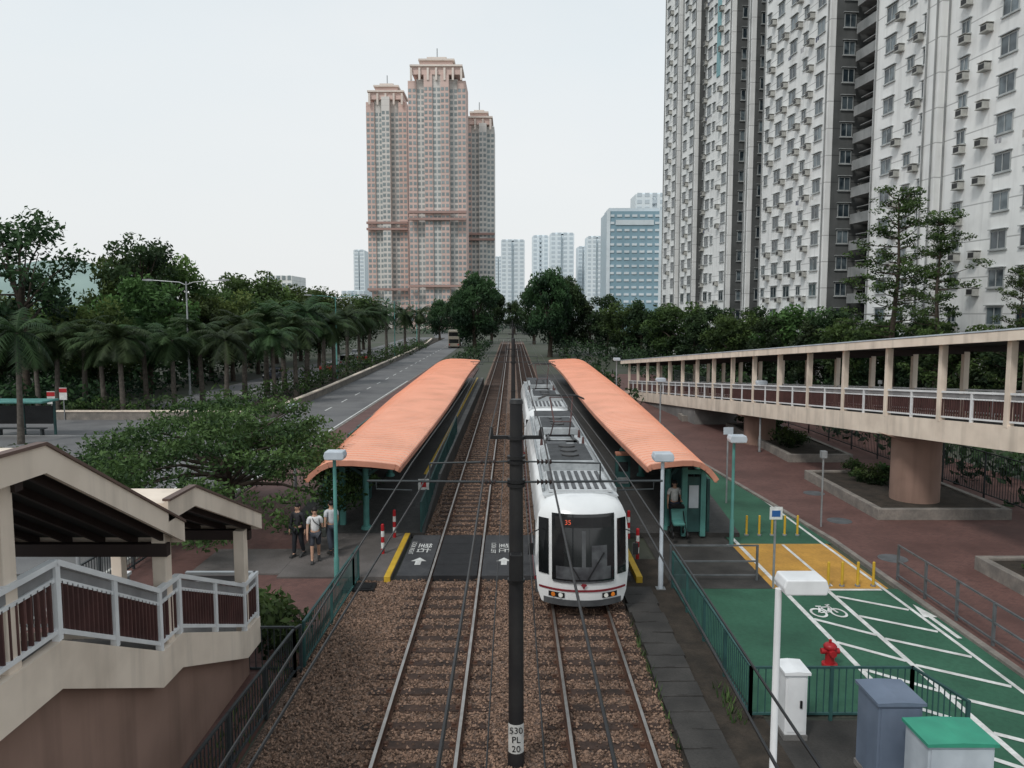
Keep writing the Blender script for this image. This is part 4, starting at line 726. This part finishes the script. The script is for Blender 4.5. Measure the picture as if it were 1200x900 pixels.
def apt(Y0,label,segs,wins,acs,slots,strips):
    X=38.6-.0973*Y0; t=thing('apartment_block',label,'building',(X,Y0,0),TH); lx=lambda Y:-(Y-Y0)*1.0047
    w1=MB();w2=MB()
    for (a,b,d) in segs: (w2 if d>1 else w1).box(lx(b),lx(a),d,15,0,FH*NF+1)
    w1.build('wall',K['aptw'],t)
    if w2.f: w2.build('recessed_wall',K['aptd'],t)  # slot backs get their shade from this darker wall colour
    dep=lambda Y:[d for a,b,d in segs if a<=Y<=b][0]
    vis=lambda Y,z:0 if (8<z<H+.415*Y+1.5) else 1
    szs=sorted(set((a[1],a[2]) for a in wins))
    for (wd,h) in szs:
        sp=[(vis(Y,z),Y,z) for Y,w_,h_ in wins if (w_,h_)==(wd,h) for z in [2.5+k*FH for k in range(NF)]]; sp.sort()
        f,p=winmb(wd,h); parts(t,'window',[(lx(Y),dep(Y),z) for _,Y,z in sp],[(f,K['alu']),(p,K['wglass'])],72//len(szs),'pane')
    sw=[]; sa=[]
    ed=[(b_[0],b_[2],a_[2]) for a_,b_ in zip(segs,segs[1:]) if a_[2]>b_[2]+2]
    if Y0>60: ed=[(Y0,0,5)]+ed
    for (Y,d,dp) in ed:
        MB().box(lx(Y)+.002,lx(Y)+.05,d+.55,dp,0,FH*NF+.9).build('recess_shade',K['aptd'],t)  # added dark sheet painting slot shade onto the side wall
        for k in range(NF):
            z=2.5+k*FH; sw.append((vis(Y,z),lx(Y)+.05,lerp(d+.6,dp,.3),z)); sa.append((vis(Y,z),lx(Y)+.05,lerp(d,dp,.74),z-.3))
    sw.sort(); sa.sort(); f,p=winmb(1.2,1.3)
    parts(t,'window',[s[1:] for s in sw],[(f.side(),K['alu']),(p.side(),K['wglass'])],28,'pane')
    f,p=acmb(); parts(t,'air_conditioner',[s[1:] for s in sa],[(f.side(),K['ac']),(p.side(),K['black'])],30,'grille')
    rr=random.Random(int(Y0)); sp=[(vis(Y,z),Y+rr.uniform(-.05,.05),z) for Y in acs for z in [1.6+k*FH for k in range(NF)] if rr.random()<.8]; sp.sort(); parts(t,'air_conditioner',[(lx(Y),dep(Y),z) for _,Y,z in sp],[(f,K['ac']),(p,K['black'])],70,'grille')
    allb=[]
    for (a,b,d) in slots: allb+=[(vis((a+b)/2,z),(a+b)/2,d,z) for z in [1.1+k*FH for k in range(NF)]]
    allb.sort()
    if slots:
        wd=min(b-a for a,b,d in slots)-.3; q=MB(); q.box(-wd/2,wd/2,-2.6,0,0,.14); q.box(-wd/2,wd/2,-2.6,-2.5,.14,.95); q.box(-wd*.3,wd*.1,-2.52,-2.,1.5,1.56); q.box(-wd*.45,-wd*.12,-2.3,-1.7,.2,.8); p=MB(); p.box(-wd*.35,wd*.3,-.03,-.01,.3,2.1); parts(t,'balcony',[(lx(Y),d,z) for _,Y,d,z in allb],[(q,K['slot']),(p,K['glass'])],100,'balcony_door')
    for (a,b,z0,z1) in strips: MB().box(lx(b),lx(a),dep((a+b)/2)-.12,dep((a+b)/2)-.001,z0,z1).build('tile_strip',K['aptteal'],t)
    rb=MB()
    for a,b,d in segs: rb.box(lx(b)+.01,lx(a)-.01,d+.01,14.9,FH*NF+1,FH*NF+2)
    rb.build('parapet',K['aptd'],t)
    for a,b,d in segs:
        if d<=1: 
            for Y in (a+.35,b-.35): q=MB(); q.cyl(lx(Y),d-.1,0,FH*NF,.07,n=6); q.build('drain_pipe',K['slot'],t)
    lr=random.Random(int(Y0)+3)
    for Y,w_,h_ in wins[:3]:
        for k in range(7,24,6):
            z=1.55+k*FH; d=dep(Y); q=MB(); q.box(lx(Y)-.45,lx(Y)+.45,d-.42,d-.4,z-.02,z)
            for j in range(2): a=lx(Y)-.35+j*.36; q.box(a,a+.22,d-.425,d-.395,z-lr.uniform(.3,.5),z-.021)
            q.build('washing',flat(lr.choice([(.4,.4,.42),(.1,.11,.16),(.5,.49,.46)])),t)
apt(42,'nearest white apartment block at right edge with wide blank wall',[(40,60,0),(60,61.8,-.5),(61.8,71.3,.95),(71.3,77.4,5)],[(53.4,1.5,1.25),(50.9,.95,1.25),(47.5,1.5,1.25),(44,1.5,1.25),(57.8,.9,.95),(68.8,1.5,1.25),(65.8,.9,.95),(63.4,1.5,1.25)],[57.6,67.2,55.4,49.2,64.6],[(71.4,77.3,5)],[])
apt(77.6,'middle white apartment block between two dark balcony slots',[(77.6,93,0),(93,98.2,5),(98.2,99.6,.6),(99.6,103,5)],[(79.4,1.5,1.25),(82.6,.9,.95),(85.4,1.5,1.25),(88.6,1.5,1.25),(91.6,.9,.95)],[81.2,83.8,87,90.2],[(93.1,98.1,5),(99.7,102.9,5)],[(80.6,82,66,75)])
apt(103.2,'farthest white apartment block with teal strip near its top',[(103.2,113,0),(113,117,4.6),(117,123.5,0),(123.5,125.5,4),(125.5,133,0)],[(105,1.5,1.25),(111.2,1.5,1.25),(109.2,.9,.95),(118.5,1.5,1.25),(121.6,1.5,1.25),(127,1.5,1.25),(131,1.5,1.25)],[106.6,112.4,120,129],[(113.1,116.9,4.6)],[(107.2,108.4,40,75)])
# ---------------------------------------------------------------- pink towers
def pink(px0,px1,ptop,Y,label,nb):
    xa,zt=at(px0,ptop,Y); xb,_=at(px1,ptop,Y); W=xb-xa; t=thing('residential_tower',label,'building',((xa+xb)/2,Y,0)); zb=zt*.93; bw=W/nb
    a=MB();b=MB(); mid=(nb-1)/2
    for k in range(nb):
        x0=-W/2+k*bw; d=(0 if k%2==0 else 2.6)+abs(k-mid)*1.5
        (b if (k%2 or abs(k-mid)<.6) else a).box(x0,x0+bw,d,26,0,zb-abs(k-mid)*zt*.008)
    a.build('wall',K['pink'],t); b.build('bay_wall',K['pinkg'],t)
    c=MB(); 
    for s,zz0,zz1,yy in ((.82,zb-1,zb+zt*.02,2),(.55,zb,zb+zt*.045,4),(.28,zb,zt*.985,6)): c.box(-W*s/2,W*s/2,yy,20,zz0,zz1)
    c.build('crown_block',K['pink'],t); c=MB()
    for s,zz,yy in ((.9,zb+zt*.02,1),(.62,zb+zt*.045,3),(.34,zt*.985,5)): c.box(-W*s/2,W*s/2,yy,21,zz+.01,zz+.9)
    for k in range(nb): x0=-W/2+(k+.5)*bw; c.box(x0-bw*.12,x0+bw*.12,1,2,zb-4,zb+zt*.015)
    c.build('roof_frame',K['fcream'],t)
    for f in (.155,.4,.425): c=MB(); c.box(-W/2-.2,W/2+.2,-.3,2.,zt*f,zt*f+1.2); c.build('belt_course',K['pinkd'],t)
    sp=[]
    for k in range(nb):
        d=(0 if k%2==0 else 2.6)+abs(k-mid)*1.5; x0=-W/2+(k+.5)*bw
        for f in range(int((zb-8)/2.95)):
            z=5+f*2.95; sp+=[(x0-bw*.26,d,z),(x0+bw*.26,d,z)]
    random.Random(2).shuffle(sp); sp.sort(key=lambda p:-p[2]); q=MB(); q.box(-bw*.17,bw*.17,-.12,0,-.8,.8); parts(t,'window',sp,[(q,K['farwin'])],100)
    c=MB(); c.cyl(0,8,zt-2,zt+4,.25); c.build('aerial',K['steel'],t)
pink(427,475,92,430,'left pink residential tower of the group of three',5); pink(476,545,60,405,'tallest central pink residential tower with stepped crown',7); pink(543,579,124,440,'right pink residential tower of the group of three',4)
def haze(px0,px1,ptop,Y,label,mats=('haze1','haze2'),nc=4,nf=20,name='distant_tower'):
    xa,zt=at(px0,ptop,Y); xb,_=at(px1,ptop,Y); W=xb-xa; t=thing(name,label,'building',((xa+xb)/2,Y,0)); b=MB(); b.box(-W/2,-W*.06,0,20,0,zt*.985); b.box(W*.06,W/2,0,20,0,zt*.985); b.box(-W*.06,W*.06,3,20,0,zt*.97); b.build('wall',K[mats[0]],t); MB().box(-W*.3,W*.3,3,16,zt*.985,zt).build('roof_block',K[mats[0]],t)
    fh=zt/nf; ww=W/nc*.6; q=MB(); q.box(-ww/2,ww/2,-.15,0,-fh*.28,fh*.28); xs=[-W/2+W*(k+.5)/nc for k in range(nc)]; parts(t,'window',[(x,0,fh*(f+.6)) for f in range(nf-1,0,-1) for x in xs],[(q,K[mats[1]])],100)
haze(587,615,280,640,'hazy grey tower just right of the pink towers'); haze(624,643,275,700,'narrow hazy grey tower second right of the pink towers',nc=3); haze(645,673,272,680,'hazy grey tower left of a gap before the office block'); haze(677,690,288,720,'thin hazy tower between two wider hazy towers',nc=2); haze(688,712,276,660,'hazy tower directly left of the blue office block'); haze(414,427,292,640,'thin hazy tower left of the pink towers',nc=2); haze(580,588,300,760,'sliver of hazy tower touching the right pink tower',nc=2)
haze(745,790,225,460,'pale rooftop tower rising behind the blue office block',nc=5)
X_,zt=at(743,243,340); xa,_=at(712,243,340); xb,_=at(776,243,340); W=xb-xa
t=thing('office_block','blue grey glass office block with white fins','building',((xa+xb)/2,340,0)); MB().box(-W/2,W/2,0,25,0,zt*.97).build('wall',K['office'],t); MB().box(-W*.46,W*.46,2,20,zt*.97,zt).build('roof_block',K['officew'],t); q=MB(); q.box(-1.1,1.1,-.3,-.05,-.5,.5); MB().box(-W/2-.3,-W/2+1.2,-.6,-.01,0,zt*.98).build('corner_pier',K['officew'],t); MB().box(W/2-1.2,W/2+.3,-.6,-.01,0,zt*.98).build('corner_pier',K['officew'],t)
parts(t,'fin_panel',[(-W*.42+k*W*.84/6,0,4+f*3.1) for f in range(int(zt*.95/3.1)-1,2,-1) for k in range(7)],[(q,K['officew'])],100); MB().box(-W*.35,W*.35,-.4,-.06,zt*.86,zt*.9).build('top_band',K['officew'],t)
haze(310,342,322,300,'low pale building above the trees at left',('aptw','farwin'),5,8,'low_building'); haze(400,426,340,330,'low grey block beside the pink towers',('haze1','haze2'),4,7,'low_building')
m=MB(); N=24; rings=[]
for i in range(7):
    f=i/6; rings.append([(-870+ (1-f)*260*math.cos(2*math.pi*k/N)*(1+.12*math.sin(3*k)),1500+(1-f)*260*math.sin(2*math.pi*k/N),-5+114*(1-(1-f)**2)+3*math.sin(k*2.1+i)) for k in range(N)])
struct('hill',m.loft(rings),K['hill'],smooth=60)
# ---------------------------------------------------------------- street furniture, cabinets
def cabinet(x,y,wx_,wy,h,label,mat,topm,plinth=.1):
    t=thing('utility_cabinet',label,'cabinet',(x,y,0)); MB().box(-wx_/2,wx_/2,-wy/2,wy/2,plinth,h).build('body',K[mat],t,bevel=.012); MB().box(-wx_/2-.02,wx_/2+.02,-wy/2-.02,wy/2+.02,0,plinth).build('plinth',K['concrete'],t); MB().prism([(-wx_/2-.04,h),(wx_/2+.04,h),(wx_/2+.04,h+.05),(0,h+.07),(-wx_/2-.04,h+.05)],-wy/2-.05,wy/2+.05,'y').build('lid',K[topm],t)
    d=MB().box(-wx_/2+.04,wx_/2-.04,-wy/2-.015,-wy/2-.002,plinth+.06,h-.06).build('door',K[mat],t,bevel=.004); MB().box(wx_/2-.14,wx_/2-.1,-wy/2-.04,-wy/2-.016,h*.5,h*.5+.14).build('handle',K['black'],d)
cabinet(5.22,13.75,.4,.48,1.26,'slim white cabinet standing inside the railing corner','white','white'); cabinet(6.36,12.4,.72,.75,1.46,'blue grey utility cabinet in the right foreground','cab','cab'); cabinet(6.77,11.35,1.0,.68,1.36,'white utility cabinet with bright green lid','bluewhite','cabg')
X_,Y_=gp(972,781); t=thing('fire_hydrant','red fire hydrant standing on the green track','hydrant',(X_,Y_,.02)); MB().cyl(0,0,0,.06,.17,n=14).cyl(0,0,.06,.42,.1,.1,14).ball((0,0,.44),.15,.15,.1,14).build('body',K['red'],t,40); MB().tube([(-.2,0,.34),(.2,0,.34)],.065,12).tube([(0,0,.34),(0,-.2,.34)],.075,12).build('outlet',K['red'],t,40); MB().cyl(0,0,.53,.6,.035,n=6).build('valve',K['red'],t)
def signpost(px,base,h,label,kind):
    X,Y=gp(px,base); t=thing('sign_post',label,'sign',(X,Y,0)); MB().cyl(0,0,0,h,.035,n=8).build('post',K['steel'],t,40)
    if kind=='square': p=MB().box(-.18,.18,-.06,-.045,h-.36,h).build('sign_plate',K['paint'],t); MB().box(-.12,.12,-.066,-.061,h-.28,h-.1).build('sign_mark',K['signblue'],p)
    elif kind=='pale': MB().box(-.2,.2,-.06,-.045,h-.3,h).build('sign_plate',K['bluewhite'],t)
    else: MB().box(-.1,.1,-.1,.1,h,h+.25).build('cap',K['steel'],t)
signpost(906,690,2.4,'grey post with small square sign on the ochre crossing','square'); signpost(962,618,2.6,'plain grey post at the kerb of the brick footway','cap'); signpost(851,590,3.2,'grey post with pale plate behind right canopy end','pale'); signpost(1029,500,3.0,'white post standing before the ramp railing','cap')
t=thing('bus_shelter','teal roofed bus shelter at far left roadside','bus shelter',(-31.8,49,0)); MB().box(-2.2,2.2,-.9,.9,2.2,2.34).build('roof',K['teal'],t,bevel=.04)
for x in (-2,0,2): MB().box(x-.06,x+.06,.6,.72,0,2.2).build('post',K['tealdark'],t)
MB().box(-1.9,1.9,.63,.66,.7,1.9).build('panel',K['glass'],t); MB().box(-1.6,1.6,.1,.5,.42,.48).box(-1.4,-1.3,.15,.45,0,.42).box(1.3,1.4,.15,.45,0,.42).build('bench',K['dsteel'],t)
for k,(px,py,lab) in enumerate(((62,498,'red and white bus stop sign nearest the shelter'),(76,492,'white bus stop sign with red band, right of its neighbour'))):
    X,Y=gp(px,py); t=thing('bus_stop_sign',lab,'sign',(X,Y,0)); MB().cyl(0,0,0,2.3,.04,n=8).build('post',K['steel'],t); MB().box(-.28,.28,-.06,-.03,1.5,2.4).build('plate',K['paint'],t); MB().box(-.28,.28,-.07,-.061,2.05,2.35).build('band',K['red'],t)
# ---------------------------------------------------------------- vehicles
def car(X,Y,rz,label,col,roofcol=None,van=False):
    t=thing('van' if van else 'car',label,'van' if van else 'car',(X,Y,0),rz); c=flat(col,.3); hb=1.75 if van else 1.42
    MB().prism([(-2.15,.3),(2.15,.3),(2.2,.65),(1.9,.85),(1.1,.95),(-2.0,.97),(-2.2,.8)],-.85,.85,'x').build('body',c,t,bevel=.08)
    gh=[(-1.9,.96),(1.15,.94),(.5,hb),(-1.5,hb)] if not van else [(-2.05,.96),(1.5,.94),(1.0,hb),(-2.0,hb)]
    MB().prism([(a,b-.06 if b>1 else b) for a,b in gh],-.76,.76,'x').build('window_band',K['glass'],t,bevel=.04); MB().prism([(gh[3][0]+.05,hb-.06),(gh[2][0]-.02,hb-.06),(gh[2][0]-.15,hb),(gh[3][0]+.15,hb)],-.72,.72,'x').build('roof',flat(roofcol or col,.3),t,bevel=.02)
    for s in (-1,1):
        for y in (-1.35,1.35): wv=MB().tube([(s*.68,y,.31),(s*.87,y,.31)],.31,16).build('wheel',K['black'],t,40); MB().tube([(s*.871,y,.31),(s*.88,y,.31)],.18,12).build('rim',K['steel'],wv)
        MB().box(s*.6-.15,s*.6+.15,2.12,2.2,.6,.75).build('headlight',K['lens'],t); MB().box(s*.62-.14,s*.62+.14,-2.2,-2.14,.62,.8).build('tail_light',K['red'],t)
car(-24.8,104,0,'red taxi with silver roof on the far carriageway',(.22,.02,.025),(.3,.3,.3)); car(-24.8,116,0,'pale grey van behind the red taxi',(.4,.4,.4),None,True); car(-28.5,92,math.pi,'dark car on the far side of the carriageway',(.03,.035,.05)); car(-24.6,128,0,'second red taxi farther along the carriageway',(.22,.02,.025),(.3,.3,.3)); car(-28.3,140,math.pi,'grey car far along the left carriageway',(.3,.3,.3))
X_,Y_=gp(532,407); t=thing('bus','dull cream double deck bus far up the road','bus',(X_,Y_,0),R(4)); MB().box(-1.25,1.25,-5.5,5.5,.35,4.1).build('body',flat((.3,.27,.22),.4),t,bevel=.15)
for z0,z1 in ((1.2,2.1),(2.8,3.7)):
    for s in (-1,1): MB().box(*sorted((s*1.24,s*1.265)),-5,5,z0,z1).build('window_band',K['glass'],t)
    MB().box(-1.1,1.1,-5.53,-5.49,z0,z1).build('rear_window',K['glass'],t)
for s in (-1,1):
    for y in (-3.4,3.4): MB().tube([(s*1.0,y,.5),(s*1.27,y,.5)],.5,16).build('wheel',K['black'],t,40)
    MB().box(s*1.0-.12,s*1.0+.12,-5.53,-5.49,.7,1.0).build('tail_light',K['red'],t)
# ---------------------------------------------------------------- people
def skin(vs,es,rs,lvl=1):
    me=bpy.data.meshes.new('sk'); me.from_pydata(vs,es,[]); o=bpy.data.objects.new('sk',me); COL.objects.link(o); md=o.modifiers.new('s','SKIN'); md.use_smooth_shade=True
    for i,r in enumerate(rs): me.skin_vertices[0].data[i].radius=(r,r) if not isinstance(r,tuple) else r
    me.skin_vertices[0].data[0].use_root=True; sb=o.modifiers.new('b','SUBSURF'); sb.levels=lvl; sb.render_levels=lvl
    dg=bpy.context.evaluated_depsgraph_get(); dg.update(); m2=bpy.data.meshes.new_from_object(o.evaluated_get(dg)); bpy.data.objects.remove(o); m2.materials.clear(); return m2
def person(X,Y,z,rz,label,shirt,pants,stride=.0,arm=.05,shorts=False,long=False,hold=None,sc=1.):
    t=thing('person',label,'person',(X,Y,z),rz); t.scale=(sc,)*3
    V={'pel':(0,0,.93),'wa':(0,0,1.06),'ch':(0,0,1.27),'nb':(0,0,1.42),'nk':(0,.005,1.49),'hd':(0,.02,1.56),'ht':(0,.01,1.66)}; Rr={'pel':(.13,.1),'wa':(.12,.09),'ch':(.14,.1),'nb':(.07,.06),'nk':.05,'hd':(.075,.088),'ht':(.062,.075)}
    E=[('pel','wa'),('wa','ch'),('ch','nb'),('nb','nk'),('nk','hd'),('hd','ht')]
    for s,q in ((-1,'l'),(1,'r')):
        st=stride*s; ar=-arm*s if hold!=q else .0
        V['sh'+q]=(s*.175,0,1.385);V['el'+q]=(s*.225,-ar*.4-.02,1.12); V['wr'+q]=(s*.235,-ar+.03,.88) if hold!=q else (s*.2,.25,1.05)
        w_=Vector(V['wr'+q]); d=Vector((0,.015,-.085)) if hold!=q else Vector((-s*.02,.08,.0)); V['hn'+q]=tuple(w_+d)
        V['hp'+q]=(s*.09,0,.88);V['kn'+q]=(s*.1,st*.55+.02,.5);V['an'+q]=(s*.105,st-(.06 if st<0 else 0),.09+(.05 if st<-.05 else 0));V['to'+q]=(s*.12,st+.13,.035)
        for k,r in (('sh',.058),('el',.043),('wr',.03),('hn',(.035,.02)),('hp',.088),('kn',.06),('an',.042),('to',(.04,.03))): Rr[k+q]=r
        E+=[('nb','sh'+q),('sh'+q,'el'+q),('el'+q,'wr'+q),('wr'+q,'hn'+q),('pel','hp'+q),('hp'+q,'kn'+q),('kn'+q,'an'+q),('an'+q,'to'+q)]
        for f in range(5):
            k='f%d%s'%(f,q); off=Vector((0,(f-1.5)*.02,-.075-.012*(f in (1,2)))) if f<4 else Vector((0,.055,-.02)); V[k]=tuple(Vector(V['hn'+q])+(off if hold!=q else Vector((off.y,-off.z,0)))); Rr[k]=.009; E.append(('hn'+q,k))
    def mk(keys,grow,mat,name,lvl=1,extra={}):
        ks=[k for k in keys if k in V]; vv=[extra.get(k,V[k]) for k in ks]; ee=[(ks.index(a),ks.index(b)) for a,b in E if a in ks and b in ks]; rr=[tuple(x+grow for x in Rr[k]) if isinstance(Rr[k],tuple) else Rr[k]+grow for k in ks]
        return link(name,skin(vv,ee,rr,lvl),mat,t)
    mk(list(V),0,K['skin'],'body')
    up=['pel','wa','ch','nb','shl','shr','ell','elr']+(['wrl','wrr'] if long else []); mid={}
    if not long:
        for q in 'lr': mid['el'+q]=tuple(Vector(V['sh'+q]).lerp(Vector(V['el'+q]),.75))
    mid['nb']=(0,0,1.40); mk(up,.018,flat(shirt),'shirt',1,mid)
    lw=['pel','hpl','hpr','knl','knr']+([] if shorts else ['anl','anr']); mk(lw,.02,flat(pants),'shorts' if shorts else 'trousers',1)
    for q in 'lr': a=Vector(V['an'+q]); b=Vector(V['to'+q]); MB().loft([[(a.x-.045,a.y-.06,a.z-.085),(a.x+.045,a.y-.06,a.z-.085),(a.x+.045,a.y-.06,a.z+.0),(a.x-.045,a.y-.06,a.z)],[(a.x-.05,a.y+.06,a.z-.085),(a.x+.05,a.y+.06,a.z-.085),(a.x+.045,a.y+.06,a.z+.01),(a.x-.045,a.y+.06,a.z+.01)],[(b.x-.045,b.y+.06,b.z-.033),(b.x+.045,b.y+.06,b.z-.033),(b.x+.035,b.y+.06,b.z+.02),(b.x-.035,b.y+.06,b.z+.02)]]).build('shoe',flat((.05,.05,.05)),t,60)
    MB().ball((0,-.015,1.645),.092,.105,.085,14).build('hair',K['hair'],t,60)
    MB().ball((0,.112,1.585),.014,.022,.022,6).build('nose',K['skin'],t,60)
    for s in (-1,1): MB().ball((s*.032,.098,1.605),.011,.008,.008,6).build('eye',K['black'],t); MB().ball((s*.082,.01,1.59),.012,.025,.035,6).build('ear',K['skin'],t,60)
    MB().ball((0,.1,1.545),.025,.008,.007,6).build('mouth',flat((.3,.1,.09)),t)
    return t
x,y=gp(350,652,.16); person(x,y,.16,R(160),'person in dark clothes standing behind the two in white',(.03,.03,.035),(.02,.022,.028),.08,.08,long=True)
x,y=gp(370,658,.16); person(x,y,.16,R(195),'person in white shirt and dark shorts carrying a bag',(.75,.75,.75),(.05,.055,.07),.16,.12,shorts=True)
t=thing('shoulder_bag','dark shoulder bag on the person in white shirt','bag',(x,y,.16),R(195)); MB().box(-.33,-.2,-.12,.12,.78,1.05).build('bag_body',flat((.04,.045,.04)),t,bevel=.03); MB().tube([(-.26,-.1,1.05),(-.1,-.14,1.3),(.12,0,1.48),(.02,.15,1.3),(-.26,.1,1.05)],.014,6).build('strap',flat((.03,.03,.03)),t,40)
x,y=gp(389,648,.16); person(x,y,.16,R(35),'person in pale grey shirt and dark trousers by lamp post',(.6,.62,.65),(.06,.07,.09),.14,.1)
x,y=gp(794,628,.2); person(x,y+.62,.3,R(180),'person in pale shirt standing behind pushchair under right canopy',(.7,.7,.68),(.05,.06,.09),.05,.02,hold='l')
t=thing('pushchair','dark pushchair with teal seat under the right canopy','pushchair',(x,y,.2),R(180)); q=MB()
for s in (-1,1): q.tube([(s*.24,-.45,1.0),(s*.24,-.2,.7),(s*.24,.35,.14)],.018,6); q.tube([(s*.24,-.3,.14),(s*.24,.1,.5)],.018,6)
q.tube([(-.24,-.45,1.0),(.24,-.45,1.0)],.02,6); q.build('frame',K['black'],t,40); MB().prism([(-.15,.45),(.25,.4),(.28,.5),(-.05,.55),(-.2,.95),(-.28,.92)],-.2,.2,'x').build('seat',K['teal'],t,bevel=.03); MB().prism([(-.3,.85),(-.1,1.1),(.15,1.05),(.1,.98),(-.1,.95)],-.22,.22,'x').build('hood',K['black'],t,bevel=.03)
for s in (-1,1):
    for yy in (-.3,.35): MB().tube([(s*.22,yy,.13),(s*.27,yy,.13)],.13,14).build('wheel',K['black'],t,40)
print('OBJS',len(bpy.data.objects))
